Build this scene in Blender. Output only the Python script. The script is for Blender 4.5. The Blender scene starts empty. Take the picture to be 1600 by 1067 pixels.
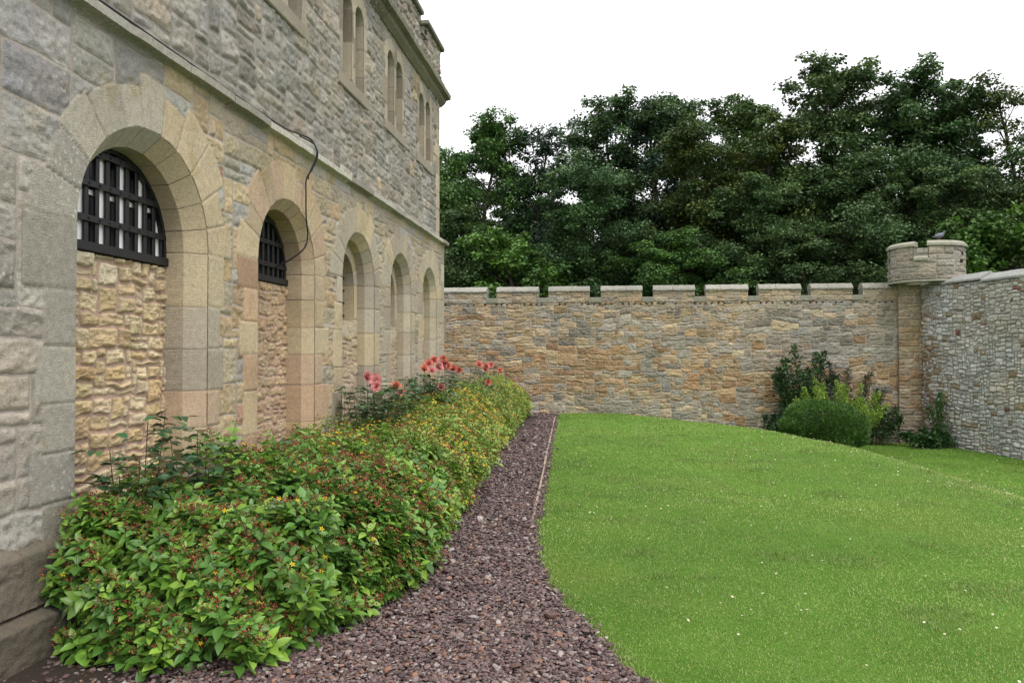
import bpy, math, random
import numpy as np
R = math.radians
SC = bpy.context.scene
COL = SC.collection

# ------------------------------------------------------------------ camera, sky, sun, exposure
YAW, PITCH, FPX = 7.27, 1.02, 1215.0
CAM = np.array([3.1, 0.0, 1.6])
cam = bpy.data.cameras.new('camera'); camo = bpy.data.objects.new('camera', cam); COL.objects.link(camo)
cam.sensor_width = 36; cam.lens = FPX / 1600 * 36; cam.clip_start = 0.05; cam.clip_end = 2000
camo.location = CAM; camo.rotation_euler = (R(90 + PITCH), 0, R(YAW)); SC.camera = camo
SC.view_settings.view_transform = 'Standard'; SC.view_settings.look = 'None'
SC.view_settings.exposure = 0.06; SC.view_settings.gamma = 1.0
SUN_EL, SUN_AZ = 58.0, 60.0      # azimuth: direction the light comes from, from +x towards +y is negative here (right, behind the camera)
w = bpy.data.worlds.new('World'); SC.world = w; w.use_nodes = True
nt = w.node_tree; nt.nodes.clear()
out = nt.nodes.new('ShaderNodeOutputWorld'); add = nt.nodes.new('ShaderNodeAddShader')
sky = nt.nodes.new('ShaderNodeTexSky'); sky.sky_type = 'NISHITA'; sky.sun_disc = False
sky.sun_elevation = R(SUN_EL); sky.sun_rotation = R(120); sky.air_density = 1.0; sky.dust_density = 6.0
hs = nt.nodes.new('ShaderNodeHueSaturation'); hs.inputs['Saturation'].default_value = 0.35
b1 = nt.nodes.new('ShaderNodeBackground'); b1.inputs['Strength'].default_value = 0.05
b2 = nt.nodes.new('ShaderNodeBackground'); b2.inputs['Color'].default_value = (0.985, 0.98, 1.0, 1); b2.inputs['Strength'].default_value = 1.35
nt.links.new(sky.outputs[0], hs.inputs['Color']); nt.links.new(hs.outputs[0], b1.inputs[0])
nt.links.new(b1.outputs[0], add.inputs[0]); nt.links.new(b2.outputs[0], add.inputs[1]); nt.links.new(add.outputs[0], out.inputs[0])
sl = bpy.data.lights.new('sun', 'SUN'); sl.energy = 1.5; sl.angle = R(25); sl.color = (1, 0.96, 0.9)
so = bpy.data.objects.new('sun', sl); COL.objects.link(so)
so.rotation_euler = (R(90 - SUN_EL), 0, R(30))

# ------------------------------------------------------------------ helpers
def S(r, g, b):
    f = lambda c: (c / 255 / 12.92) if c / 255 <= 0.04045 else ((c / 255 + 0.055) / 1.055) ** 2.4
    return np.array([f(r), f(g), f(b)])
def SA(L): return np.array([S(*c) for c in L])
def tag(o, label=None, cat=None, group=None, kind=None):
    if label: o['label'] = label
    if cat: o['category'] = cat
    if group: o['group'] = group
    if kind: o['kind'] = kind
    return o
def empty(name, loc=(0, 0, 0), label=None, cat=None, group=None):
    o = bpy.data.objects.new(name, None); COL.objects.link(o); o.location = loc; o.empty_display_size = 0.2
    return tag(o, label, cat, group)
def mesh_obj(name, V, F, mat, parent=None, smooth=True, attrs=None, col=None, loc=None):
    """V nx3, F list of index arrays (each mxk).  Vertices in world coordinates; loc moves the origin there."""
    V = np.asarray(V, dtype=np.float32).reshape(-1, 3)
    if parent is not None and loc is None:
        loc = np.zeros(3); q = parent
        while q is not None: loc = loc + np.array(q.location); q = q.parent
    me = bpy.data.meshes.new(name)
    if isinstance(F, np.ndarray): F = [F]
    F = [np.asarray(f, dtype=np.int32) for f in F if len(f)]
    tot = np.concatenate([np.full(len(f), f.shape[1], np.int32) for f in F])
    idx = np.concatenate([f.ravel() for f in F])
    if loc is not None: V = V - np.array(loc, dtype=np.float32)
    me.vertices.add(len(V)); me.vertices.foreach_set('co', V.ravel())
    me.loops.add(len(idx)); me.loops.foreach_set('vertex_index', idx)
    me.polygons.add(len(tot)); st = np.zeros(len(tot), np.int32); st[1:] = np.cumsum(tot)[:-1]
    me.polygons.foreach_set('loop_start', st); me.polygons.foreach_set('loop_total', tot)
    me.polygons.foreach_set('use_smooth', np.full(len(tot), smooth))
    if attrs:
        for k, a in attrs.items():
            at = me.attributes.new(k, 'FLOAT', 'POINT'); at.data.foreach_set('value', np.asarray(a, np.float32).ravel())
    if col is not None:
        c = np.ones((len(V), 4), np.float32); c[:, :3] = col
        at = me.attributes.new('col', 'FLOAT_COLOR', 'POINT'); at.data.foreach_set('color', c.ravel())
    me.update(calc_edges=True); me.validate()
    me.materials.append(mat)
    o = bpy.data.objects.new(name, me); COL.objects.link(o)
    if parent is not None: o.parent = parent
    elif loc is not None: o.location = loc
    return o
class MB:
    def __init__(s): s.V = []; s.F = {}; s.n = 0
    def add(s, v, *fs):
        v = np.asarray(v, float).reshape(-1, 3)
        for f in fs:
            f = np.asarray(f, int)
            if len(f): s.F.setdefault(f.shape[1], []).append(f + s.n)
        s.V.append(v); s.n += len(v)
    def box(s, a, b, bev=0.0):
        a = np.minimum(a, b) * 1.0; b2 = np.maximum(a, b) * 1.0
        x0, y0, z0 = a; x1, y1, z1 = b2
        if bev <= 0:
            v = [(x0,y0,z0),(x1,y0,z0),(x1,y1,z0),(x0,y1,z0),(x0,y0,z1),(x1,y0,z1),(x1,y1,z1),(x0,y1,z1)]
            s.add(v, [(0,3,2,1),(4,5,6,7),(0,1,5,4),(1,2,6,5),(2,3,7,6),(3,0,4,7)]); return
        e = bev; v = []
        for z, d in ((z0, e), (z0 + e, 0), (z1 - e, 0), (z1, e)):
            xa, xb, ya, yb = x0 + d, x1 - d, y0 + d, y1 - d
            c = e if d == 0 else e * 0.5
            v += [(xa + c, ya, z), (xb - c, ya, z), (xb, ya + c, z), (xb, yb - c, z), (xb - c, yb, z), (xa + c, yb, z), (xa, yb - c, z), (xa, ya + c, z)]
        q = []
        for k in range(3):
            for i in range(8): j = (i + 1) % 8; q.append((k*8+i, k*8+j, k*8+8+j, k*8+8+i))
        s.add(v, q, [tuple(range(7, -1, -1)), tuple(range(24, 32))])
    def tube(s, P, r, n=6):
        P = np.asarray(P, float); r = np.broadcast_to(np.asarray(r, float), (len(P),))
        T = np.gradient(P, axis=0); T /= np.linalg.norm(T, axis=1)[:, None] + 1e-9
        up = np.array([0, 0, 1.0]) if abs(T[0][2]) < 0.9 else np.array([1.0, 0, 0])
        vs = []
        for p, t, rr in zip(P, T, r):
            a = np.cross(up, t); a /= np.linalg.norm(a) + 1e-9; b = np.cross(t, a); up = b
            for k in range(n):
                an = 2 * math.pi * k / n; vs.append(p + rr * (math.cos(an) * a + math.sin(an) * b))
        q = [(i*n+k, i*n+(k+1)%n, (i+1)*n+(k+1)%n, (i+1)*n+k) for i in range(len(P)-1) for k in range(n)]
        s.add(vs, q, [tuple(range(n-1, -1, -1)), tuple(range((len(P)-1)*n, len(P)*n))])
    def build(s, name, mat, parent=None, smooth=False, **kw):
        return mesh_obj(name, np.concatenate(s.V), [np.concatenate(f) for f in s.F.values()], mat, parent, smooth, **kw)
# vectorised value noise
def _h(ix, iy, seed):
    n = (ix.astype(np.int64) * 374761393 + iy.astype(np.int64) * 668265263 + seed * 1274126177) & 0xFFFFFFFF
    n = ((n ^ (n >> 13)) * 1274126177) & 0xFFFFFFFF
    return ((n ^ (n >> 16)) & 0xFFFF) / 65535.0
def vn(x, y, seed=0):
    x = np.asarray(x, float); y = np.asarray(y, float)
    ix = np.floor(x).astype(int); iy = np.floor(y).astype(int); fx = x - ix; fy = y - iy
    fx = fx*fx*(3-2*fx); fy = fy*fy*(3-2*fy)
    a = _h(ix, iy, seed); b = _h(ix+1, iy, seed); c = _h(ix, iy+1, seed); d = _h(ix+1, iy+1, seed)
    return (a*(1-fx)+b*fx)*(1-fy) + (c*(1-fx)+d*fx)*fy
def fbm(x, y, seed=0, oct=4):
    s = 0; a = 0.5; t = 0
    for o in range(oct):
        s = s + a * vn(x * 2**o, y * 2**o, seed + o * 17); t += a; a *= 0.5
    return s / t
def sst(a, b, x):
    t = np.clip((x - a) / (b - a), 0, 1); return t*t*(3-2*t)

# ------------------------------------------------------------------ materials
def newmat(name):
    m = bpy.data.materials.new(name); m.use_nodes = True
    m.node_tree.nodes.clear(); return m, m.node_tree
class N:
    """small node writer"""
    def __init__(s, name):
        s.m = bpy.data.materials.new(name); s.m.use_nodes = True; s.t = s.m.node_tree; s.t.nodes.clear()
        s.out = s.t.nodes.new('ShaderNodeOutputMaterial')
    def n(s, typ, **kw):
        nd = s.t.nodes.new('ShaderNode' + typ)
        for k, v in kw.items():
            if k.startswith('_'): nd.inputs[k[1:].replace('_', ' ')].default_value = v
            else: setattr(nd, k, v)
        return nd
    def l(s, a, b): s.t.links.new(a, b)
    def attr(s, name): return s.n('Attribute', attribute_name=name)
    def noise(s, scale, detail=3, rough=0.55, vec=None):
        nd = s.n('TexNoise'); nd.inputs['Scale'].default_value = scale; nd.inputs['Detail'].default_value = detail
        nd.inputs['Roughness'].default_value = rough
        if vec is not None: s.l(vec, nd.inputs['Vector'])
        return nd.outputs['Fac']
    def obj(s, scale=None):
        tc = s.n('TexCoord').outputs['Object']
        if scale is None: return tc
        mp = s.n('Mapping'); mp.inputs['Scale'].default_value = scale; s.l(tc, mp.inputs['Vector']); return mp.outputs[0]
    def math(s, op, a, b=None, c=None):
        nd = s.n('Math', operation=op)
        for i, v in enumerate((a, b, c)):
            if v is None: continue
            if hasattr(v, 'links'): s.l(v, nd.inputs[i])
            else: nd.inputs[i].default_value = v
        return nd.outputs[0]
    def rng(s, v, a, b, c=0.0, d=1.0):
        nd = s.n('MapRange'); s.l(v, nd.inputs[0])
        for i, q in enumerate((a, b, c, d)): nd.inputs[i+1].default_value = q
        return nd.outputs[0]
    def mix(s, f, a, b, mode='MIX'):
        nd = s.n('Mix', data_type='RGBA', blend_type=mode)
        ins = [i for i in nd.inputs if i.enabled]
        for i, v in zip(ins, (f, a, b)):
            if hasattr(v, 'links'): s.l(v, i)
            elif isinstance(v, (int, float)): i.default_value = v
            else: i.default_value = (*[float(q) for q in v], 1)
        return [o for o in nd.outputs if o.enabled][0]
    def bump(s, h, st, dist=0.01, nrm=None):
        nd = s.n('Bump'); nd.inputs['Strength'].default_value = st; nd.inputs['Distance'].default_value = dist; s.l(h, nd.inputs['Height'])
        if nrm is not None: s.l(nrm, nd.inputs['Normal'])
        return nd.outputs[0]
    def princ(s, col, rough=0.8, nrm=None, spec=0.3, metal=0.0, trans=None):
        p = s.n('BsdfPrincipled')
        if hasattr(col, 'links'): s.l(col, p.inputs['Base Color'])
        else: p.inputs['Base Color'].default_value = (*[float(q) for q in col], 1)
        if hasattr(rough, 'links'): s.l(rough, p.inputs['Roughness'])
        else: p.inputs['Roughness'].default_value = rough
        p.inputs['Specular IOR Level'].default_value = spec; p.inputs['Metallic'].default_value = metal
        if nrm is not None: s.l(nrm, p.inputs['Normal'])
        if trans:
            tr = s.n('BsdfTranslucent'); mx = s.n('MixShader'); mx.inputs[0].default_value = trans
            if hasattr(col, 'links'): s.l(col, tr.inputs[0])
            else: tr.inputs[0].default_value = (*[float(q) for q in col], 1)
            s.l(p.outputs[0], mx.inputs[1]); s.l(tr.outputs[0], mx.inputs[2]); s.l(mx.outputs[0], s.out.inputs[0])
        else: s.l(p.outputs[0], s.out.inputs[0])
        return s.m
def stone_mat(name, mortar, gap=0.006, var=0.35, lichen=0.25, lich_col=(0.55, 0.55, 0.5), fine=1.0, dark=0.3, aniso=(1, 1, 1), moss=0.0, warm=None):
    g = N(name); o = g.obj(); oa = g.obj(aniso)
    col = g.attr('col').outputs['Color']; edge = g.attr('edge').outputs['Fac']; dress = g.attr('dress').outputs['Fac']
    n1 = g.noise(4.0 * fine, 5, 0.6, oa); n2 = g.noise(26 * fine, 5, 0.7, oa); n3 = g.noise(120 * fine, 3, 0.7, o); n4 = g.noise(1.1, 4, 0.6, o)
    c = g.mix(g.rng(n2, 0.3, 0.75), col, g.mix(1.0, col, (1 - var, 1 - var * 1.04, 1 - var * 1.08), 'MULTIPLY'))
    c = g.mix(g.math('MULTIPLY', g.rng(n1, 0.45, 0.72), 0.55), c, g.mix(1.0, c, (1.14, 1.09, 1.0), 'MULTIPLY'))
    c = g.mix(g.math('MULTIPLY', g.rng(n4, 0.5, 0.78), dark), c, g.mix(1.0, c, (0.62, 0.6, 0.6), 'MULTIPLY'))
    c = g.mix(g.math('MULTIPLY', g.rng(n3, 0.55, 0.8), 0.35), c, g.mix(1.0, c, (0.6, 0.58, 0.55), 'MULTIPLY'))
    n5 = g.noise(55 * fine, 4, 0.75, g.obj((1, 1, 2.2)))
    c = g.mix(g.math('MULTIPLY', g.rng(n5, 0.5, 0.68), g.math('MULTIPLY_ADD', dress, -0.25, 0.5)), c, g.mix(1.0, c, (0.58, 0.56, 0.54), 'MULTIPLY'))
    c = g.mix(g.math('MULTIPLY', g.rng(n5, 0.46, 0.3), 0.4), c, g.mix(1.0, c, (1.2, 1.19, 1.16), 'MULTIPLY'))
    n6 = g.noise(95 * fine, 2, 0.8, o); c = g.mix(g.math('MULTIPLY', g.rng(n6, 0.55, 0.68), 0.55), c, g.mix(1.0, c, (1.38, 1.38, 1.36), 'MULTIPLY'))
    c = g.mix(g.math('MULTIPLY', g.rng(n6, 0.42, 0.3), 0.5), c, g.mix(1.0, c, (0.55, 0.54, 0.52), 'MULTIPLY'))
    # tooling lines on dressed stone
    wv = g.n('TexWave', wave_type='BANDS', bands_direction='Z'); wv.inputs['Scale'].default_value = 26; wv.inputs['Distortion'].default_value = 9.0
    wv.inputs['Detail'].default_value = 3; wv.inputs['Detail Scale'].default_value = 2.0; g.l(o, wv.inputs['Vector'])
    tool = g.math('MULTIPLY', g.math('MULTIPLY', wv.outputs['Fac'], g.rng(g.noise(2.6, 4, 0.6, o), 0.46, 0.62)), dress)
    e = g.math('ADD', edge, g.math('MULTIPLY', g.math('SUBTRACT', n2, 0.5), g.math('MULTIPLY_ADD', dress, -0.016, 0.02)))
    mm = g.rng(e, gap, gap - 0.006)
    mort = g.mix(g.rng(n1, .3, .7), mortar * 0.78, mortar * 1.2)
    mort = g.mix(g.rng(n3, .3, .7), g.mix(1.0, mort, (.8, .8, .8), 'MULTIPLY'), mort)
    mort = g.mix(g.math('MULTIPLY', dress, 0.6), mort, g.mix(1.0, mort, (.55, .53, .5), 'MULTIPLY'))
    c = g.mix(mm, c, mort)
    # lichen: pale crusts
    vo = g.n('TexVoronoi'); vo.inputs['Scale'].default_value = 22 * fine; vo.inputs['Randomness'].default_value = 1; g.l(o, vo.inputs['Vector'])
    ls = g.math('MULTIPLY', g.rng(g.math('ADD', vo.outputs['Distance'], g.math('MULTIPLY', n3, 0.4)), 0.5, 0.38), g.rng(g.noise(1.7, 4, 0.65, o), 0.5, 0.66))
    c = g.mix(g.math('MULTIPLY', ls, lichen), c, lich_col)
    if moss: c = g.mix(g.math('MULTIPLY', g.rng(g.noise(2.6, 5, 0.7, o), 0.56, 0.68), moss), c, (0.26, 0.2, 0.045))
    hgt = g.math('ADD', g.math('ADD', g.math('MULTIPLY', n2, 0.5), g.math('MULTIPLY', n5, -0.5)), g.math('ADD', g.math('MULTIPLY', n3, 0.3), g.math('MULTIPLY', tool, -0.2)))
    hgt = g.math('SUBTRACT', hgt, g.math('MULTIPLY', mm, 0.25))
    return g.princ(c, 0.92, g.bump(hgt, 0.9, 0.016), 0.2)
def simple(name, col, rough=0.7, var=0.2, scale=15, bump=0.2, metal=0.0, spec=0.3):
    g = N(name); o = g.obj(); n = g.noise(scale, 4, 0.6, o)
    c = g.mix(n, np.array(col) * (1 - var), np.array(col) * (1 + var))
    return g.princ(c, rough, g.bump(n, bump, 0.01), spec, metal)
def leafmat(name, rough=0.45, trans=0.22, hv=0.0, spec=0.4, dim=1.0):
    g = N(name); c = g.attr('col').outputs['Color']
    if hv:
        oi = g.n('ObjectInfo'); h = g.n('HueSaturation'); g.l(c, h.inputs['Color'])
        g.l(g.rng(oi.outputs['Random'], 0, 1, 0.5 - hv, 0.5 + hv), h.inputs['Hue']); c = h.outputs[0]
    return g.princ(c, rough, None, spec, trans=trans)

# ------------------------------------------------------------------ masonry: a stone layout, then a relief surface built from it
def layout(W, H, uu, uv, sizes, seed, jit=0.18):
    rg = np.random.RandomState(seed)
    nu = int(math.ceil(W / uu)) + 1; nv = int(math.ceil(H / uv)) + 1
    ow = -np.ones((nv, nu), int); rects = []
    wts = np.array([s[2] for s in sizes], float); wts /= wts.sum()
    for j in range(nv):
        for i in range(nu):
            if ow[j, i] >= 0: continue
            w, h, _ = sizes[rg.choice(len(sizes), p=wts)]
            ww = 0
            while ww < w and i + ww < nu and ow[j, i + ww] < 0: ww += 1
            hh = min(h, nv - j)
            ow[j:j+hh, i:i+ww] = len(rects); rects.append((i, i + ww, j, j + hh))
    ul = (np.arange(nu + 1) + rg.uniform(-jit, jit, nu + 1)) * uu; vl = (np.arange(nv + 1) + rg.uniform(-jit, jit, nv + 1)) * uv
    ul[0] = vl[0] = 0
    r = np.array(rects)
    return dict(ow=ow, ul=ul, vl=vl, c=np.stack([(ul[r[:,0]]+ul[r[:,1]])/2, (vl[r[:,2]]+vl[r[:,3]])/2], 1),
                h=np.stack([(ul[r[:,1]]-ul[r[:,0]])/2, (vl[r[:,3]]-vl[r[:,2]])/2], 1), n=len(rects), u0=0, v0=0)
def masonry(u, v, L, seed, gap=0.012, warp=0.018, wscale=5.0, rad=0.025, bevel=0.02, proud=0.02, rough=0.01, tilt=0.3, strata=0.0):
    """returns (height, edge distance, stone id) at points u, v"""
    uu = u + warp * 2 * (fbm(u*wscale, v*wscale, seed, 3) - .5) + warp * 3 * (vn(u*1.3, v*1.3, seed+5) - .5)
    vv = v + warp * 2 * (fbm(u*wscale, v*wscale, seed+91, 3) - .5) + warp * 3 * (vn(u*1.1, v*1.5, seed+7) - .5)
    i = np.clip(np.searchsorted(L['ul'], uu) - 1, 0, L['ow'].shape[1]-1); j = np.clip(np.searchsorted(L['vl'], vv) - 1, 0, L['ow'].shape[0]-1)
    k = L['ow'][j, i]; c = L['c'][k]; h = L['h'][k]
    rr = np.minimum(rad, np.minimum(h[...,0], h[...,1]) * 0.8)
    qx = np.abs(uu - c[...,0]) - (h[...,0]-rr); qy = np.abs(vv - c[...,1]) - (h[...,1]-rr)
    d = -(np.minimum(np.maximum(qx, qy), 0) + np.hypot(np.maximum(qx,0), np.maximum(qy,0)) - rr) - gap
    rg = np.random.RandomState(seed + 3); off = rg.rand(L['n']); tx = rg.uniform(-1,1,L['n']); ty = rg.uniform(-1,1,L['n'])
    hh = sst(-0.002, bevel, d) * (proud * (0.45 + 0.8*off[k]) + tilt*proud*(tx[k]*(uu-c[...,0])/0.2 + ty[k]*(vv-c[...,1])/0.15))
    hh = hh + rough * sst(0, 0.02, d) * 2 * (fbm(u*9, v*13, seed+31, 4)-.5) + rough*0.8*sst(0, .02, d)*2*(fbm(u*28, v*34, seed+33, 3)-.5) + 0.003*(fbm(u*30, v*30, seed+2, 2)-.5)
    if strata:
        wv = (vv - c[...,1] + (tx[k]*.9*(off[k] > .35))*(uu-c[...,0]))*42*(.7+.8*off[k]) + 2.2*fbm(u*5, v*9, seed+44, 3) + off[k]*9
        tri = np.abs(wv - np.floor(wv) - .5)*2; hh = hh - strata*sst(.0, .015, d)*(tri**3)*(.35 + 1.3*ty[k]**2)
    return hh, d, k
def grid_faces(nu, nv, keep=None, flip=False):
    i, j = np.meshgrid(np.arange(nu-1), np.arange(nv-1)); a = (j*nu+i).ravel()
    f = np.stack([a, a+1, a+nu+1, a+nu], 1)
    if flip: f = f[:, ::-1]
    return f if keep is None else f[keep[f].all(1)]
class Arch:
    """round-headed opening with voussoirs and long-and-short jambs, in (u, v) of a wall"""
    def __init__(s, c, r, zs, z0, seed, nv=11, L=(0.26, 0.42), jw=(0.18, 0.42), jh=(0.26, 0.44), pal=None, ring=True):
        rg = np.random.RandomState(seed); s.c, s.r, s.zs, s.z0, s.ring = c, r, zs, z0, ring
        s.ang = np.linspace(0, math.pi, nv+1); s.ang[1:-1] += rg.uniform(-.04, .04, nv-1); s.L = rg.uniform(*L, nv)
        s.z = [zs]
        while s.z[-1] > z0: s.z.append(s.z[-1] - rg.uniform(*jh))
        s.z = np.array(s.z[::-1]); m = len(s.z)
        s.w = np.stack([rg.uniform(*jw, m), rg.uniform(*jw, m)]); 
        for q in (0, 1): s.w[q][::2] = np.minimum(s.w[q][::2], jw[0] + 0.35*(jw[1]-jw[0]))
        pal = SA(pal); pal = pal.mean(0) + (pal-pal.mean(0))*.8; s.va = pal[rg.randint(len(pal), size=nv)] * rg.uniform(.92, 1.06, (nv,1)); s.ja = pal[rg.randint(len(pal), size=(2, m))] * rg.uniform(.88, 1.08, (2,m,1))
    def sd(s, u, v):   # >0 outside the opening
        a = np.abs(u - s.c) - s.r; top = np.hypot(u - s.c, v - s.zs) - s.r
        d = np.where(v > s.zs, top, a)
        return np.where(v < s.z0, np.maximum(d, s.z0 - v) if s.z0 > 0.01 else d, d)
    def snap(s, u, v):
        q = np.hypot(u - s.c, v - s.zs) + 1e-9
        up = v > s.zs
        su = np.where(up, s.c + (u - s.c)/q*s.r, s.c + np.sign(u - s.c + 1e-9)*s.r); sv = np.where(up, s.zs + (v - s.zs)/q*s.r, v)
        if s.z0 > 0.01:
            nb = (~up) & (v - s.z0 < s.r - np.abs(u - s.c)); su = np.where(nb, u, su); sv = np.where(nb, s.z0, sv)
        return su, sv
    def stones(s, u, v):   # -> mask, edge, colour
        an = np.arctan2(v - s.zs, u - s.c); rho = np.hypot(u - s.c, v - s.zs)
        k = np.clip(np.searchsorted(s.ang, an) - 1, 0, len(s.L)-1)
        ed = np.minimum(np.minimum(an - s.ang[k], s.ang[k+1] - an) * np.maximum(rho, .01), s.r + s.L[k] - rho)
        j = np.clip(np.searchsorted(s.z, v) - 1, 0, len(s.z)-1); jn = np.clip(j+1, 0, len(s.z)-1)
        side = (u > s.c).astype(int); e2 = np.minimum(np.minimum(v - s.z[j], s.z[jn] - v), s.r + s.w[side, j] - np.abs(u - s.c))
        up = v > s.zs
        return (np.where(up, rho < s.r + s.L[k], (np.abs(u - s.c) < s.r + s.w[side, j]) & (v > s.z0 - .05))), np.where(up, ed, e2), np.where(up[..., None], s.va[k], s.ja[side, j])
def relief(name, ug, vg, P, L, mat, parent, colf, seed, holes=(), clip=None, post=None, flip=False, **kw):
    U, V = np.meshgrid(ug, vg); U = U.copy(); V = V.copy()
    h, e, k = masonry(U, V, L, seed, **kw)
    col = colf(U, V, k, L, seed); dress = np.zeros_like(U)
    keep = np.ones(U.shape, bool)
    du = np.gradient(ug)[None, :] * np.ones_like(U); dv = np.gradient(vg)[:, None] * np.ones_like(U)
    for a in holes:
        if a.ring:
            m, ae, ac = a.stones(U, V)
            e = np.where(m, ae - .004, np.minimum(e, 1.0)); h = np.where(m, 0.012*sst(-.003, .008, ae-.002) + 0.003*(fbm(U*7, V*7, seed+8, 3)-.5), h)
            col = np.where(m[..., None], ac, col); dress = np.where(m, 1.0, dress)
        sd = a.sd(U, V); near = (sd < 0) & (sd > -1.5*np.hypot(du, dv))
        su, sv = a.snap(U, V); U = np.where(near, su, U); V = np.where(near, sv, V); keep &= ~((sd < 0) & ~near)
        if not a.ring: h = np.where(near, 0, h)
    if clip is not None: keep &= clip(U, V)
    if post is not None: h, col = post(U, V, h, col)
    X = P(U.ravel(), V.ravel(), h.ravel())
    return mesh_obj(name, X, grid_faces(len(ug), len(vg), keep.ravel(), flip), mat, parent, True, dict(edge=e.ravel(), dress=dress.ravel()), col.reshape(-1, 3))
def reveal(name, a, P, mat, parent, prof, step=0.008, seed=1, lintel=False):
    """swept dressed-stone reveal of an arch; prof = [(inset, depth), ...]"""
    prof = [(-.04, -.002), (0, -.007)] + list(prof[1:]); pts = []
    for z in np.arange(max(a.z0, 0), a.zs, step): pts.append((a.c + a.r, z, -1, 0, z))
    nn = max(10, int(math.pi*a.r/step))
    for t in np.linspace(0, math.pi, nn): pts.append((a.c + a.r*math.cos(t), a.zs + a.r*math.sin(t), -math.cos(t), -math.sin(t), t))
    arc0 = len(pts) - nn
    for z in np.arange(a.zs, max(a.z0, 0) - step, -step): pts.append((a.c - a.r, z, 1, 0, z))
    pts = np.array(pts); n = len(pts)
    q = [];
    for (i0, d0), (i1, d1) in zip(prof[:-1], prof[1:]):
        m = max(2, int(math.hypot(i1-i0, d1-d0) / 0.03)); q += [(i0+(i1-i0)*t, d0+(d1-d0)*t) for t in np.linspace(0, 1, m)]
    q = np.array(q); m = len(q)
    U = pts[:, 0][:, None] + pts[:, 2][:, None]*q[:, 0]; V = pts[:, 1][:, None] + pts[:, 3][:, None]*q[:, 0]
    eps = 0.004
    us = pts[:, 0] - pts[:, 2]*eps; vs = pts[:, 1] - pts[:, 3]*eps
    _, e, c = a.stones(us, vs)
    e2 = e.copy(); ang = pts[:, 4]; isarc = np.zeros(n, bool); isarc[arc0:arc0+nn] = True
    k = np.clip(np.searchsorted(a.ang, ang) - 1, 0, len(a.L)-1); e2 = np.where(isarc, np.minimum(ang-a.ang[k], a.ang[k+1]-ang)*a.r, 9)
    j = np.clip(np.searchsorted(a.z, pts[:, 1]) - 1, 0, len(a.z)-1); jn = np.clip(j+1, 0, len(a.z)-1)
    e2 = np.where(isarc, e2, np.minimum(pts[:, 1]-a.z[j], a.z[jn]-pts[:, 1]))
    H = (0.006*sst(-.002, .008, e2) + 0.004*(fbm(np.arange(n)*.15, np.zeros(n)+seed, seed, 2)-.5))
    D = -q[:, 1][None, :]
    U = U + (pts[:, 2]*H)[:, None]; V = V + (pts[:, 3]*H)[:, None]
    X = P(U.ravel(), V.ravel(), (D*np.ones_like(U)).ravel())
    fc = grid_faces(m, n, None); dup = np.zeros(m, bool); dup[:-1] = np.abs(np.diff(q, axis=0)).sum(1) < 1e-9; fc = fc[~dup[fc[:, 0] % m]]
    return mesh_obj(name, X, fc, mat, parent, True, dict(edge=np.repeat(e2-.003, m), dress=np.ones(n*m)*0.7), np.repeat(c, m, axis=0))
def graded(a, b, s0, s1):
    p = [a]
    while p[-1] < b: p.append(p[-1] + s0 + (s1-s0)*(p[-1]-a)/(b-a))
    p[-1] = b; return np.array(p)
def squeeze(pal, f=0.5):
    pal = SA(pal); mu = pal.mean(0); return mu + (pal - mu) * f
def spot(U, V, c, seed, amt=0.16):
    q = 1 + amt*2*(fbm(U*1.7, V*2.1, seed+70, 4) - .5); w = amt*.5*2*(fbm(U*1.1+7, V*1.3, seed+71, 3) - .5)
    return c * np.stack([q*(1+w), q, q*(1-w*1.4)], -1)
def palette_col(pal, weights=None, vary=0.10):
    pal = squeeze(pal)
    def f(U, V, k, L, seed):
        rg = np.random.RandomState(seed+50); idx = rg.choice(len(pal), size=L['n'], p=weights)
        c = pal[idx] * rg.uniform(1-vary, 1+vary, (L['n'], 1)) * rg.uniform(.98, 1.02, (L['n'], 3)); return spot(U, V, c[k], seed)
    return f
def blend_col(pals, wf, vary=0.10):
    """pals: list of palettes; wf(cu, cv) -> per-stone weights for each palette"""
    pals = [squeeze(p, .5) for p in pals]
    def f(U, V, k, L, seed):
        rg = np.random.RandomState(seed+50); W = np.stack(wf(L['c'][:,0], L['c'][:,1]), 1); W = np.maximum(W, 0) + 1e-6; W /= W.sum(1, keepdims=True)
        r = rg.rand(L['n'], 1); s = (r > np.cumsum(W, 1)).sum(1).clip(0, len(pals)-1)
        c = np.stack([p[rg.randint(len(p), size=L['n'])] for p in pals], 1)[np.arange(L['n']), s]
        c = c * rg.uniform(1-vary, 1+vary, (L['n'], 1)) * rg.uniform(.98, 1.02, (L['n'], 3)); return spot(U, V, c[k], seed)
    return f

# ------------------------------------------------------------------ stone materials
M_low = stone_mat('facade_stone', S(176, 167, 156), gap=0.002, lichen=0.8, moss=0.35, dark=0.4)
M_up = stone_mat('upper_stone', S(160, 154, 146), gap=0.006, lichen=0.5, moss=0.05, dark=0.5, lich_col=(0.5, 0.49, 0.45))
M_inf = stone_mat('infill_stone', S(190, 164, 146), gap=0.004, lichen=0.0, dark=0.1, var=0.3, aniso=(1, 1, 3.4))
M_dress = stone_mat('dressed_stone', S(122, 108, 96), gap=0.0035, lichen=0.12, dark=0.4, var=0.25, moss=0.0)
M_far = stone_mat('far_wall_stone', S(176, 162, 142), gap=0.003, lichen=0.55, dark=0.85, moss=0.22, fine=0.8)
M_right = stone_mat('right_wall_stone', S(132, 127, 118), gap=0.003, lichen=0.7, dark=0.55, fine=0.8, lich_col=(0.62, 0.63, 0.6))
M_cope = stone_mat('coping_stone', S(110, 108, 100), gap=0.0, lichen=0.9, dark=0.5, lich_col=(0.62, 0.63, 0.6), moss=0.1, var=0.4)
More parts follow.
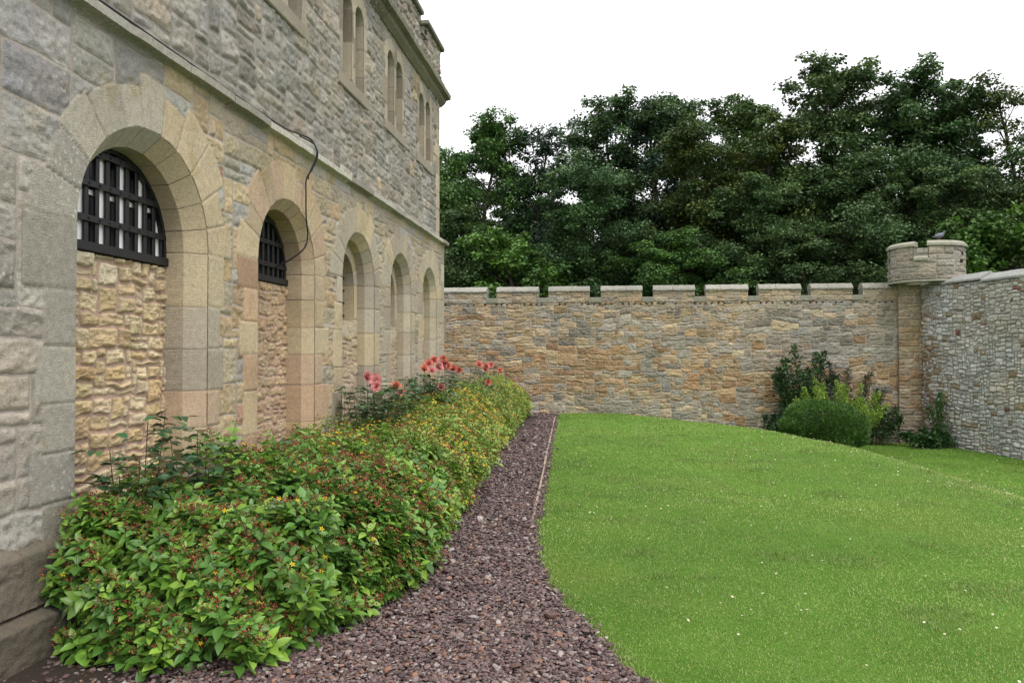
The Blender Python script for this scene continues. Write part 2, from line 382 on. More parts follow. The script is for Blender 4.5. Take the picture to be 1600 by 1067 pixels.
M_black = simple('black_iron', S(22, 23, 26), 0.45, 0.3, 30, 0.2, 0.0, 0.5)
M_white = simple('white_paint', S(240, 240, 240), 0.5, 0.03)
M_glass = N('dark_glass').princ((0.012, 0.014, 0.018), 0.12, None, 0.5)
M_cable = simple('black_cable_rubber', S(26, 26, 28), 0.5)
M_hole = simple('dark_inside', (0.01, 0.009, 0.008), 0.9)

GREYU = [(160,158,151), (142,139,132), (176,173,165), (124,121,115), (164,158,145), (150,145,135), (190,187,180)]
GREY = [(180,177,170), (164,161,154), (194,190,182), (146,143,137), (184,177,164), (170,165,155), (204,200,193)]
BUFF = [(200,182,150), (190,170,138), (206,190,160), (182,160,130), (196,176,142), (202,184,154), (176,152,128), (208,186,146)]
PALE = [(190,178,156), (176,166,146), (192,184,164), (166,156,138), (182,168,140), (172,160,144)]
PINK = [(178,146,122), (164,132,112), (186,156,132)]
DRESS = [(206,190,158), (198,180,148), (204,190,160), (188,172,146), (204,180,144), (196,172,148), (202,172,144)]
DRESS_G = [(188,180,162), (178,170,154), (196,186,164), (184,172,152), (172,162,148)]

# ------------------------------------------------------------------ the castle building on the left
BLD = empty('castle_building', (0, 8, 0), 'long grey and buff castle building with round arched blocked openings and a crenellated parapet', 'building')
PF = lambda u, v, h: np.stack([h, u, v], 1)
ARCH = [(4.91, .745, 2.38, 11), (7.175, .665, 2.44, 12), (9.295, .612, 2.505, 13), (11.23, .57, 2.545, 14), (13.05, .505, 2.60, 15)]
arches = [Arch(c, r, zs, 0, s, nv=11, pal=(DRESS_G + DRESS[:3] + DRESS[5:]) if i == 0 else (DRESS + PINK[:1] if i == 1 else DRESS_G + DRESS[:2])) for i, (c, r, zs, s) in enumerate(ARCH)]
_rg = np.random.RandomState(3); _gp = SA([(176,172,160), (164,160,148), (186,180,164), (170,166,156)]); _a = arches[0]
_a.ja[0] = _gp[_rg.randint(4, size=len(_a.z))]*_rg.uniform(.9, 1.08, (len(_a.z), 1)); _m = _a.ang[:-1] > 1.35; _a.va[_m] = _gp[_rg.randint(4, size=_m.sum())]*_rg.uniform(.92, 1.06, (_m.sum(), 1)); _a.va[~_m] = SA([(204,188,158)])*_rg.uniform(.9, 1.06, ((~_m).sum(), 1))
SIZ = [(2,2,4),(3,2,6),(4,2,6),(3,3,2),(4,3,3),(5,3,2),(2,1,3),(3,1,4),(2,3,.8),(1,1,1),(1,2,1),(5,2,4)]
u0 = 2.2
L = layout(12.2, 3.8, .128, .092, SIZ, 7); L['ul'] += u0; L['c'][:,0] += u0
def wlow(cu, cv):
    near = sst(4.9, 4.3, cu); g = near*3 + 0.3 + 1.4*sst(2.9, 3.4, cv)*sst(6, 4.8, cu); b = (1.1*np.exp(-((cu-6.2)/1.4)**2) + .10)*(1-near*.9)
    p = (0.45 + sst(7, 9, cu)*1.0)*(1-near*.8); k = (.03 + .12*np.exp(-((cu-5.9)/.9)**2))*(1-near); return [g, b, p, k]
relief('lower_wall', graded(u0, 14.2, .009, .022), np.arange(-.05, 3.68, .012), PF, L, M_low, BLD,
       blend_col([GREY, BUFF, PALE, PINK], wlow), 11, arches + [Arch(15.2, 1.0, 9, 0, 77, pal=DRESS_G[2:], jw=(.22, .42))], gap=.010, warp=.02, wscale=4, rad=.02, bevel=.014, proud=.010, rough=.013, strata=.004)
# projecting plinth, two courses
for (za, zb, pr, sd) in ((-.1, .27, .15, 21), (.27, .60, .07, 22)):
    Lp = layout(12.2, .5, .3, .34, [(2,2,1),(3,2,1)], sd); Lp['ul'] += u0; Lp['c'][:,0] += u0; Lp['vl'] = Lp['vl']*0 + np.linspace(-.2, .8, len(Lp['vl'])); Lp['c'][:,1] = .3; Lp['h'][:,1] = .6
    def Pp(u, v, h, pr=pr, za=za, zb=zb):
        t = sst(zb - .05, zb, v); return np.stack([h + pr - t*(pr - .0)*.98*(v > zb - .045), u, np.minimum(v, zb + .012)], 1)
    relief('plinth_course', graded(u0, 4.1655, .012, .014), np.append(np.arange(za, zb-.03, .012), np.linspace(zb-.028, zb+.012, 6)), Pp, Lp, M_dress, BLD,
           palette_col([(116,111,100),(104,99,88),(128,122,110)]), sd, gap=.004, warp=.003, rad=.01, bevel=.012, proud=.008, rough=.008)
# arch reveals (splayed outer edge, then square)
for i, a in enumerate(arches):
    c = [.12, .095, .09, .085, .085][i]
    reveal('arch_reveal', a, PF, M_dress, BLD, [(0, 0), (c, c), (c, .62)], seed=31+i)
# blocked backs of the arches
CREAM = [(220,202,166), (228,216,188), (212,190,150), (222,210,184), (202,180,146), (208,180,134)]
INF_SIZ = [(2,2,4),(3,2,6),(3,1,4),(4,1,2),(4,2,4),(2,1,1),(3,3,2),(5,3,1.5),(2,3,1)]
def infill(i, x, ztop, pal, sc=1.0, holes=(), mat=M_inf, step=.008, pr=.028, rough=.022):
    a = arches[i]; ya, yb = a.c - a.r, a.c + a.r
    Li = layout(yb-ya+.3, 4, .068*sc, .056*sc, INF_SIZ, 60+i); Li['ul'] += ya-.1; Li['c'][:,0] += ya-.1
    def Pi(u, v, h): return np.stack([x + h, u, v], 1)
    o = relief('blocking_wall', np.arange(ya, yb, step), np.arange(0, ztop, step), Pi, Li, mat, BLD, palette_col(pal), 70+i, holes, gap=.011, warp=.030, wscale=8, rad=.016, bevel=.011, proud=pr, rough=rough, strata=pr*.38)
    return o
infill(0, -.28, 2.27, CREAM)
infill(1, -.27, 2.32, [(196,172,140),(186,158,128),(200,182,150),(178,150,124),(190,172,148)], .9, pr=.02, rough=.015)
m = MB(); m.box((-.6, 4.0, 2.255), (-.285, 5.8, 2.268)); m.box((-.6, 6.3, 2.305), (-.275, 8.0, 2.318)); m.build('blocking_wall_top', M_inf, BLD)
# arches 3 to 5: blocking wall with a narrow lancet in dressed stone
for i in (2, 3, 4):
    a = arches[i]; hr = (.372, .335, .29)[i-2]; zs = (2.50, 2.53, 2.56)[i-2]; zb = (2.03, 2.03, 2.05)[i-2]
    la = Arch(a.c, hr, zs, zb, 80+i, nv=7, L=(.3, .34), jw=(.13, .3), pal=DRESS_G + DRESS[:2]); x = -.20
    wb = infill(i, x, 3.2, PALE + BUFF[:3], 1.1, [la], step=.012, pr=.015, rough=.012)
    P2 = lambda u, v, h, x=x: np.stack([x + h, u, v], 1)
    reveal('lancet_reveal', la, P2, M_dress, wb, [(0, 0), (.0, .11), (.0, .30)], seed=90+i, step=.012)
    s = MB(); s.box((x-.28, a.c-hr-.13, zb-.20), (x+.012, a.c+hr+.13, zb), .006)
    n_ = sum(len(v) for v in s.V); s.build('lancet_sill', M_dress, wb, col=np.tile(S(196, 186, 166), (n_, 1)), attrs=dict(edge=np.ones(n_), dress=np.zeros(n_)))
    g = MB()
    for k in range(5): y = a.c - hr + (k+.5)*2*hr/5; g.box((x-.135, y-.01, zb), (x-.115, y+.01, zs+hr))
    for z in np.arange(zb+.08, zs+hr, .16): g.box((x-.14, a.c-hr, z-.012), (x-.11, a.c+hr, z+.012))
    g.build('lancet_bars', M_black, wb)
    p = MB(); p.box((x-.17, a.c-hr-.03, zb-.02), (x-.155, a.c+hr+.03, zs+hr+.03)); p.build('window_pane', M_glass, wb)
# iron grilles of the first two arches
def grille(i, x, z0, nb, zbar, white):
    a = arches[i]; r = a.r - .1; f = None
    g = MB(); ya, yb = a.c - r, a.c + r
    top = lambda y: a.zs + math.sqrt(max(r*r - (y-a.c)**2, 0)) if abs(y-a.c) < r else a.zs
    for k in range(nb):
        y = ya + (k+.5)*(yb-ya)/nb; g.box((x-.022, y-.019, z0+.05), (x-.004, y+.019, top(y)+.01), .003)
    for z in zbar:
        hw = r if z < a.zs else math.sqrt(max(r*r-(z-a.zs)**2, 0)); g.box((x-.001, a.c-hw, z-.022), (x+.014, a.c+hw, z+.022), .003)
        for k in range(nb):
            y = ya + (k+.5)*(yb-ya)/nb
            if abs(y-a.c) < hw: g.box((x+.014, y-.008, z-.008), (x+.022, y+.008, z+.008), .003)
    g.box((x-.03, ya, z0), (x+.03, yb, z0+.06), .004)
    rr = a.r - .125; tt = np.linspace(-.12, math.pi+.12, 40); vs = []
    for t in tt:
        for q, xx in ((rr+.01, x-.05), (rr+.01, x+.012), (rr-.03, x+.012), (rr-.03, x-.05)): vs.append((xx, a.c+q*math.cos(t), a.zs+q*math.sin(t)))
    g.add(vs, [(i_*4+j_, i_*4+(j_+1)%4, (i_+1)*4+(j_+1)%4, (i_+1)*4+j_) for i_ in range(39) for j_ in range(4)])
    o = g.build('iron_grille', M_black, BLD)
    if white:
        wf = MB(); xb = x - .03
        for k in range(6): y = ya + (k+.62)*(yb-ya)/6; wf.box((xb-.025, y-.027, z0), (xb, y+.027, top(y)+.02), .004)
        for z in (z0+.04, z0+.40, a.zs+.36): wf.box((xb-.022, ya-.05, z-.018), (xb-.004, yb+.05, z+.018), .003)
        wf.build('white_window_frame', M_white, o)
    p = MB(); p.box((x-.075, ya-.08, z0-.02), (x-.06, yb+.08, a.zs+r+.05)); p.build('window_pane', M_glass, o)
grille(0, -.27, 2.275, 12, (2.49, 2.72, 2.93), True)
grille(1, -.27, 2.325, 10, (2.50, 2.72, 2.93), False)
# string course
def course_pieces(profile, ya, yb, seed, mat, name, lmin=.5, lmax=1.1, jig=.006, tone=GREY, ends=True):
    rg = np.random.RandomState(seed); y = ya; m = MB(); cols = []; pal = SA(tone); eds = []
    prof = np.array(profile, float)
    while y < yb:
        y2 = min(yb, y + rg.uniform(lmin, lmax)); c = pal[rg.randint(len(pal))]*rg.uniform(.85, 1.1); n = max(4, int((y2-y)/.05))
        off = rg.uniform(-jig, jig, 2); ys = np.linspace(y+.002, y2-.002, n); vs = []
        for q, yy in enumerate(ys):
            e = .006 if q in (0, n-1) else 0
            nz = .008*(fbm(np.array([yy*6]), np.array([seed*1.0]), seed, 3)[0]-.5)
            for (px, pz) in prof: vs.append((px*(1) + off[0] - e + nz*(px > .03), yy, pz + off[1] + nz))
        k = len(prof); f = [(a*k+b, (a+1)*k+b, (a+1)*k+(b+1)%k, a*k+(b+1)%k) for a in range(n-1) for b in range(k)]
        m.add(vs, f, [tuple(range(k)), tuple(range((n-1)*k+k-1, (n-1)*k-1, -1))]); cols += [c]*(n*k); y = y2
    return m.build(name, mat, BLD, False, col=np.array(cols), attrs=dict(edge=np.ones(len(cols)), dress=np.zeros(len(cols))))
course_pieces([(-.2, 3.60), (.0, 3.622), (.03, 3.640), (.092, 3.646), (.096, 3.70), (.075, 3.712), (-.1, 3.78), (-.2, 3.78)], 2.2, 14.28, 3, M_cope, 'string_course', tone=[(200,197,188),(212,208,198),(184,180,170),(172,168,158)])
# upper wall, set back a little
PU = lambda u, v, h: np.stack([-.08 + h, u, v], 1)
ups = []
for j, yc in enumerate((5.35, 7.24, 9.28, 11.15, 13.0)):
    for s in (-1, 1): ups.append(Arch(yc + s*.228, .165, 5.86, 4.96 + .08*(yc < 8), 100+j*2+s, nv=3, L=(.16, .2), jw=(.055, .3), jh=(.3, .5), pal=DRESS_G[:3]+[(150,140,124)]))
for q in range(0, len(ups), 2):                         # shared mullion between the two lights
    ups[q].w[1][:] = .063; ups[q+1].w[0][:] = .063
Lu = layout(12.2, 2.8, .105, .085, SIZ, 9); Lu['ul'] += u0; Lu['c'][:,0] += u0; Lu['vl'] += 3.7; Lu['c'][:,1] += 3.7
relief('upper_wall', graded(u0, 14.15, .012, .022), np.arange(3.72, 6.44, .015), PU, Lu, M_up, BLD,
       blend_col([GREYU, BUFF[:4], GREYU[2:] + PALE[:2]], lambda cu, cv: [1.0+0*cu, .03+.10*sst(5.6, 6.3, cv), .22+0*cu]), 13, ups + [Arch(15.15, 1.0, 12, 0, 78, pal=DRESS_G[2:], jw=(.22, .42))], gap=.012, warp=.025, wscale=5, rad=.03, bevel=.02, proud=.018, rough=.020, strata=.004)
for a in ups:
    reveal('lancet_reveal', a, PU, M_dress, BLD, [(0, 0), (.0, .34)], seed=int(a.c*10), step=.012)
for yc in (5.35, 7.24, 9.28, 11.15, 13.0):
    s = MB(); s.box((-.34, yc-.56, 4.80 + .08*(yc < 8)), (-.045, yc+.56, 4.955 + .08*(yc < 8)), .012)
    nv_ = sum(len(v) for v in s.V); s.build('window_sill', M_dress, BLD, col=np.tile(S(160, 152, 138), (nv_, 1)), attrs=dict(edge=np.ones(nv_), dress=np.zeros(nv_)))
for yc in (5.35, 7.24, 9.28, 11.15, 13.0): p = MB(); p.box((-.40, yc-.46, 4.9), (-.385, yc+.46, 6.1)); p.build('window_pane', M_glass, BLD)
# cornice, parapet, merlons
course_pieces([(-.2, 6.26), (-.05, 6.27), (.02, 6.33), (.04, 6.38), (.12, 6.40), (.13, 6.47), (-.05, 6.56), (-.2, 6.56)], 2.2, 14.30, 5, M_cope, 'cornice', tone=[(140,136,122),(126,122,108),(152,148,132)])
PPa = lambda u, v, h: np.stack([-.06 + h, u, v], 1)
Lq = layout(12.2, 1.4, .1, .08, SIZ, 19); Lq['ul'] += u0; Lq['c'][:,0] += u0; Lq['vl'] += 6.4; Lq['c'][:,1] += 6.4
CREN = [(12.55, 12.95), (10.75, 11.15), (8.95, 9.35), (7.15, 7.55)]
def pclip(U, V):
    k = np.ones(U.shape, bool)
    for a, b in CREN: k &= ~((U > a) & (U < b) & (V > 6.98))
    return k
relief('parapet', graded(u0, 14.15, .015, .022), np.arange(6.5, 7.28, .015), PPa, Lq, M_up, BLD, palette_col(GREYU), 23, clip=pclip, gap=.012, warp=.025, rad=.03, bevel=.03, proud=.03, rough=.03)
mb = MB(); ends = [2.2] + [q for ab in sorted(CREN) for q in ab] + [14.15]
for a, b in zip(ends[::2], ends[1::2]):
    mb.box((-.42, a, 6.5), (-.065, b, 7.26)); mb.box((-.46, a-.04, 7.26), (.02, b+.04, 7.34), .015)
for a, b in CREN: mb.box((-.42, a, 6.5), (-.065, b, 6.97)); mb.box((-.46, a+.042, 6.97), (.0, b-.042, 7.02), .01)
n_ = sum(len(v) for v in mb.V); mb.build('merlon_coping', M_cope, BLD, col=np.tile(S(128, 128, 118), (n_, 1)), attrs=dict(edge=np.ones(n_), dress=np.zeros(n_)))
# rest of the building behind its front
body = MB(); body.box((-6.5, 2.0, -.1), (-.64, 14.1, 6.5)); body.box((-.64, 2.0, 3.3), (-.45, 14.1, 4.7)); body.box((-.64, 2.0, 6.1), (-.45, 14.1, 6.5))
n_ = sum(len(v) for v in body.V); body.build('building_body', M_up, BLD, col=np.tile(S(150, 142, 126), (n_, 1)), attrs=dict(edge=np.ones(n_), dress=np.zeros(n_)))
PE = lambda u, v, h: np.stack([-u - .0 + 0*h, 14.2 - .05*(v > 3.7) + h, v], 1)
Le = layout(6.6, 7.4, .11, .09, SIZ, 29)
relief('end_wall', np.arange(-.012, 6.5, .03), np.arange(-.1, 7.26, .03), PE, Le, M_up, BLD, palette_col(GREY), 41, clip=lambda U, V: (U > .07) | (V < 3.7), gap=.012, proud=.01, rough=.02, rad=.03, bevel=.03, flip=False)
# cable
cb = MB()
def smooth_path(P, n=8):
    P = np.array(P, float); t = np.arange(len(P)); tt = np.linspace(0, len(P)-1, (len(P)-1)*n+1)
    out = []
    for x in tt:
        i = min(int(x), len(P)-2); f = x - i; p0 = P[max(i-1, 0)]; p1 = P[i]; p2 = P[i+1]; p3 = P[min(i+2, len(P)-1)]
        out.append(.5*((2*p1) + (-p0+p2)*f + (2*p0-5*p1+4*p2-p3)*f*f + (-p0+3*p1-3*p2+p3)*f**3))
    return np.array(out)
cb.tube(smooth_path([(.02, 2.3, 3.752), (.03, 4.5, 3.748), (.02, 5.78, 3.752), (.03, 6.9, 3.75), (.05, 7.3, 3.78), (.09, 7.52, 3.78), (.12, 7.62, 3.66), (.08, 7.58, 3.5), (.05, 7.5, 3.38), (.05, 7.49, 3.2), (.045, 7.51, 2.98), (.05, 7.54, 2.82), (.03, 7.50, 2.68), (-.08, 7.42, 2.56), (-.22, 7.36, 2.47)]), .0085, 6)
cb.tube(smooth_path([(.05, 7.32, 3.765), (.11, 7.56, 3.74), (.12, 7.58, 3.62), (.07, 7.53, 3.45), (.06, 7.52, 3.38)]), .007, 5)
co = cb.build('cable', M_cable, None, True); tag(co, 'black cable running along the ledge and looping down to the second arch', 'cable')

# ------------------------------------------------------------------ the far crenellated wall
FY = 21.6
FW = empty('far_wall', (5, FY, 0), 'long ochre and grey rubble wall with crenellations across the back of the lawn', 'wall')
PW = lambda u, v, h: np.stack([u, FY - h, v], 1)
FARG = [(158,153,142), (144,138,127), (174,169,156), (124,118,108), (158,148,130), (182,178,168)]
FARO = [(178,152,116), (160,132,98), (188,164,130), (146,122,94), (170,146,114), (160,130,104), (184,162,132), (150,122,98)]
FART = [(188,170,140), (176,158,128), (198,182,154), (162,144,116), (182,160,130), (170,154,132)]
Lf = layout(14.4, 4.4, .112, .075, [(1,1,3),(2,1,6),(3,1,3),(2,2,6),(3,2,6),(4,2,3),(4,3,2),(3,3,2),(5,2,1),(1,2,1)], 33)
Lf['ul'] -= 2.6; Lf['c'][:,0] -= 2.6; Lf['vl'] -= .8; Lf['c'][:,1] -= .8
def wfar(cu, cv):
    n = fbm(cu*.5, cv*.9, 77, 3); n2 = fbm(cu*.35+9, cv*.7, 78, 3)
    top = sst(2.3, 2.9, cv + (n-.5)); bot = sst(.75, .25, cv + .08*(cu-4)*(cu > 4) + (n2-.5)*.5); right = sst(6.5, 8.6, cu)*sst(.9, 1.6, cv)
    o = np.exp(-((cv-1.25)/.7)**2)*(1.9*(n2+.25)); return [.35 + top*.9 + bot*1.2 + 1.4*right + .7*(n > .58), .03 + 1.1*o*(1-right)*sst(2.7, 2.2, cv), .75*(1-right*.7)*(1-.7*bot)]
def fpost(U, V, h, col):                    # weep holes below the merlons, their inner shade painted near black
    d = np.hypot((((U + .04*vn(U*3, U*0, 4)) % .16) - .08)*1.0, V - 3.0 - .01*vn(U*9, U*0, 6)); hole = (d < .022) & (vn(np.floor(U/.16)*3.1, U*0, 9) > .25)
    return np.where(hole, -.09, h), np.where(hole[..., None], np.array([.01, .009, .008]), col)
relief('rubble_wall', np.arange(-2.2, 11.5, .016), np.arange(-.75, 3.07, .016), PW, Lf, M_far, FW, blend_col([FARG, FARO, FART], wfar, .2), 35, post=fpost,
       gap=.006, warp=.045, wscale=4.5, rad=.035, bevel=.022, proud=.018, rough=.022)
def merlon(parent, x0, x1, z0, z1, y, seed, tone):
    rg = np.random.RandomState(seed)
    Lm = layout(x1-x0+.2, z1-z0+.1, .1, .075, SIZ[:8], seed); Lm['ul'] += x0; Lm['c'][:,0] += x0; Lm['vl'] += z0-.01; Lm['c'][:,1] += z0-.01
    def Pm(u, v, h):     # slight splay of the ends
        return np.stack([u, y - h, v], 1)
    mo = relief('merlon', np.arange(x0, x1+.001, .016), np.arange(z0, z1, .016), Pm, Lm, M_far, parent, palette_col(tone), seed+1, gap=.006, warp=.015, rad=.02, bevel=.02, proud=.02, rough=.02)
    b = MB(); yb = y + .36
    b.box((x0+.003, y+.01, z0), (x1-.003, yb, z1))
    # coping with a rounded sloping top, in two or three stones
    cuts = [x0-.008] + sorted(rg.uniform(x0+.3, x1-.3, 1).tolist()) + [x1+.008]
    for a, c in zip(cuts[:-1], cuts[1:]):
        pr = [(-.05, z1-.005), (-.05, z1+.03), (.02, z1+.10), (.12, z1+.155), (.26, z1+.155), (.34, z1+.10), (.40, z1+.03), (.40, z1-.005)]
        k = len(pr); n = 12; xs = np.linspace(a+.003, c-.003, n); vs = []
        for q, xx in enumerate(xs):
            for (py, pz) in pr: vs.append((xx, y + py + .012*(rg.rand()-.5), pz + .012*(rg.rand()-.5)))
        b.add(vs, [(i*k+j, i*k+(j+1)%k, (i+1)*k+(j+1)%k, (i+1)*k+j) for i in range(n-1) for j in range(k)], [tuple(range(k-1, -1, -1)), tuple(range((n-1)*k, n*k))])
    n_ = sum(len(v) for v in b.V); b.build('coping', M_cope, mo, col=np.tile(S(160, 160, 150)*rg.uniform(.85, 1.1), (n_, 1)), attrs=dict(edge=np.ones(n_), dress=np.zeros(n_)))
MER = [(-1.9, -.38), (-.09, 1.08), (1.37, 2.51), (2.82, 3.95), (4.25, 5.36), (5.66, 6.77), (7.05, 8.14), (8.40, 9.46), (9.72, 10.62)]
for i, (a, b) in enumerate(MER): merlon(FW, a, b, 3.06, 3.37, FY, 300+i, FARG[:3] + FART + FARG[4:])
b = MB()
for (a0, a1), (b0, b1) in zip(MER[:-1], MER[1:]): b.box((a1-.02, FY-.03, 3.06), (b0+.02, FY+.36, 3.20), .012)
b.box((-2.2, FY+.06, -.8), (11.5, FY+.36, 3.062))
n_ = sum(len(v) for v in b.V); b.build('crenel_sill', M_cope, FW, col=np.tile(S(150, 150, 136), (n_, 1)), attrs=dict(edge=np.ones(n_), dress=np.zeros(n_)))

FW['kind'] = 'thing'
# ------------------------------------------------------------------ corner turret on its pilaster
TC = np.array([11.25, 21.45]); TR = .88
TW = empty('corner_turret', (TC[0], TC[1], 0), 'small round grey crenellated turret on a square pilaster in the wall corner', 'turret')
def PT(u, v, h): an = u/TR; return np.stack([TC[0] - (TR+h)*np.cos(an), TC[1] - (TR+h)*np.sin(an), v], 1)
Lt = layout(5.8, 1.4, .16, .105, [(2,2,3),(3,2,4),(3,1,2),(4,2,2),(2,1,2)], 51); Lt['vl'] += 3.5; Lt['c'][:,1] += 3.5
gaps = [(.78, 1.12), (2.62, 2.9), (4.4, 4.68)]
def tclip(U, V):
    k = np.ones(U.shape, bool)
    for a, b_ in gaps: k &= ~((U > a) & (U < b_) & (V > 4.06))
    return k
relief('turret_drum', np.linspace(0, 2*math.pi*TR, 330), np.arange(3.52, 4.36, .015), PT, Lt, M_far, TW, palette_col([(160,157,146),(146,142,130),(166,158,142),(132,128,118),(176,174,164)], vary=.16), 53, clip=tclip,
       gap=.008, warp=.015, rad=.03, bevel=.025, proud=.025, rough=.02)
def ring(m, r0, r1, z0, z1, a0, a1, n=24, slope=0.0):
    an = np.linspace(a0, a1, n); vs = []
    for a in an:
        for (r, z) in ((r1, z0), (r1, z1 - slope), ((r0+r1)/2 + .08, z1), (r0, z1), (r0, z0)): vs.append((TC[0]-r*math.cos(a), TC[1]-r*math.sin(a), z))
    m.add(vs, [(i*5+j, i*5+(j+1)%5, (i+1)*5+(j+1)%5, (i+1)*5+j) for i in range(n-1) for j in range(5)], [(4,3,2,1,0), tuple(range((n-1)*5, n*5))])
m = MB(); ed = [0] + [q for g_ in gaps for q in g_] + [2*math.pi*TR]
for a, b_ in [(gaps[0][1], gaps[1][0]), (gaps[1][1], gaps[2][0]), (gaps[2][1]-2*math.pi*TR, gaps[0][0])]:
    nn = 3
    for q in range(nn):
        aa = a + (b_-a)*q/nn; bb = a + (b_-a)*(q+1)/nn; ring(m, TR-.25, TR+.06, 4.35, 4.48, (aa+.004 - (.03 if q == 0 else 0))/TR, (bb-.004 + (.03 if q == nn-1 else 0))/TR, 10, .07)
for a, b_ in gaps: ring(m, TR-.25, TR+.05, 3.99, 4.11, (a+.01)/TR, (b_-.01)/TR, 6, .06)
ring(m, TR-.4, TR+.035, 3.46, 3.53, 0, 2*math.pi, 60, .03)
n_ = sum(len(v) for v in m.V); m.build('coping', M_cope, TW, col=np.tile(S(170, 170, 154), (n_, 1)), attrs=dict(edge=np.ones(n_), dress=np.zeros(n_)))
m = MB()
for a, b_ in [(gaps[0][1], gaps[1][0]), (gaps[1][1], gaps[2][0]), (gaps[2][1]-2*math.pi*TR, gaps[0][0])]: ring(m, TR-.24, TR-.01, 4.02, 4.352, a/TR, b_/TR, 20)
ring(m, TR-.3, TR-.01, 3.5, 4.0, 0, 2*math.pi, 60)
n_ = sum(len(v) for v in m.V); m.build('turret_core', M_cope, TW, col=np.tile(S(150, 146, 134), (n_, 1)), attrs=dict(edge=np.ones(n_), dress=np.zeros(n_)))
for u_, v_ in ((2.0, 4.16), (1.98, 3.97)):
    m = MB(); a = u_/TR; m.box((TC[0]-(TR+.03)*math.cos(a)-.04, TC[1]-(TR+.03)*math.sin(a)-.0, v_-.04), (TC[0]-(TR+.03)*math.cos(a)+.04, TC[1]-(TR-.1)*math.sin(a), v_+.04), .008)
    m.build('dark_vent', M_hole, TW)
Lb = layout(.9, 4.6, .12, .085, [(2,2,3),(3,2,4),(4,2,3),(2,1,2),(3,1,2)], 55); Lb['ul'] += 10.5; Lb['c'][:,0] += 10.5; Lb['vl'] -= .8; Lb['c'][:,1] -= .8
PB = lambda u, v, h: np.stack([u, FY - .09 - h, v], 1)
relief('pilaster', np.arange(10.58, 11.24, .015), np.arange(-.7, 3.46, .015), PB, Lb, M_far, TW, blend_col([FARG+FART, FARO], lambda cu, cv: [.8+.8*(cv > 2.4), .6*np.exp(-((cv-1.4)/.9)**2)]), 57, gap=.008, warp=.02, rad=.03, bevel=.025, proud=.025, rough=.025)
m = MB(); m.box((10.59, FY-.08, -.8), (11.23, FY+.3, 3.45)); m.box((10.55, FY-.14, 3.42), (11.26, FY+.2, 3.47), .01)
n_ = sum(len(v) for v in m.V); m.build('pilaster_core', M_cope, TW, col=np.tile(S(150, 140, 120), (n_, 1)), attrs=dict(edge=np.ones(n_), dress=np.zeros(n_)))

# ------------------------------------------------------------------ the grey wall on the right
RP = np.array([(11.16, 21.6), (11.14, 21.1), (11.35, 20.6), (11.72, 19.95), (12.31, 18.82), (12.85, 17.7), (13.5, 16.2), (14.4, 14.0), (15.6, 11.0)])
rs = np.concatenate([[0], np.cumsum(np.hypot(*np.diff(RP, axis=0).T))])
def rpos(u):
    x = np.interp(u, rs, RP[:,0]); y = np.interp(u, rs, RP[:,1])
    for _ in range(1):
        x = (np.interp(u-.25, rs, RP[:,0]) + np.interp(u+.25, rs, RP[:,0]) + x)/3 if True else x
        y = (np.interp(u-.25, rs, RP[:,1]) + np.interp(u+.25, rs, RP[:,1]) + y)/3
    return x, y
def PR(u, v, h):
    x, y = rpos(u); x2, y2 = rpos(u+.05); tx, ty = x2-x, y2-y; q = np.hypot(tx, ty)+1e-9; tx, ty = tx/q, ty/q
    return np.stack([x + ty*h, y - tx*h, v], 1)
RW = empty('right_wall', (12.3, 18.8, -.7), 'pale grey small-stone rubble wall curving forward along the right side', 'wall')
RG = [(198,197,192), (186,185,180), (210,209,204), (170,168,163), (192,188,179), (156,153,147), (204,202,194)]
Lr = layout(8.6, 4.6, .065, .05, [(1,1,3),(2,1,5),(2,2,6),(3,2,5),(3,3,2),(1,2,2),(4,2,1),(4,3,1)], 61); Lr['vl'] -= 1.0; Lr['c'][:,1] -= 1.0
relief('rubble_wall', graded(.1, 8.3, .016, .02), np.arange(-1.0, 3.37, .016), PR, Lr, M_right, RW, blend_col([RG, [(150,134,108),(160,146,120),(140,118,96)], [(128,86,76)]], lambda cu, cv: [1+0*cu, .05+.9*sst(1.4, 0, cu)*sst(3, 1, cv), .004+0*cu], .16), 63,
       gap=.007, warp=.045, wscale=4.5, rad=.035, bevel=.025, proud=.035, rough=.03)
m = MB(); rg = np.random.RandomState(5); u = .15; lev = 0
while u < 8.2:
    u2 = u + rg.uniform(.7, 1.15); n = 10; uu = np.linspace(u+.004, u2-.004, n); z0_ = 3.355 + rg.uniform(-.015, .02)
    pr = [(.07, 0), (.07, .045), (.0, .09), (-.30, .22), (-.34, .2), (-.45, .0)]
    k = len(pr); vs = []
    for q in uu:
        for (h, z) in pr: vs.append(PR(np.array([q]), np.array([z0_ + z + .025*(q-u)/(u2-u) + .012*(rg.rand()-.5)]), np.array([h]))[0])
    m.add(vs, [(i*k+j, i*k+(j+1)%k, (i+1)*k+(j+1)%k, (i+1)*k+j) for i in range(n-1) for j in range(k)], [tuple(range(k-1, -1, -1)), tuple(range((n-1)*k, n*k))]); u = u2
n_ = sum(len(v) for v in m.V); m.build('coping', M_cope, RW, col=np.tile(S(160, 163, 160), (n_, 1)), attrs=dict(edge=np.ones(n_), dress=np.zeros(n_)))
us = np.linspace(.1, 8.3, 60); V_ = np.concatenate([PR(us, us*0+z, us*0-h) for z, h in ((-1, .03), (3.36, .03), (3.36, .45), (-1, .45))]); F_ = np.array([(q*60+i, q*60+i+1, ((q+1)%4)*60+i+1, ((q+1)%4)*60+i) for q in range(4) for i in range(59)])
mesh_obj('wall_core', V_, F_, M_right, RW, False, dict(edge=np.ones(240), dress=np.zeros(240)), np.tile(S(150, 150, 140), (240, 1)))

RW['kind'] = 'thing'

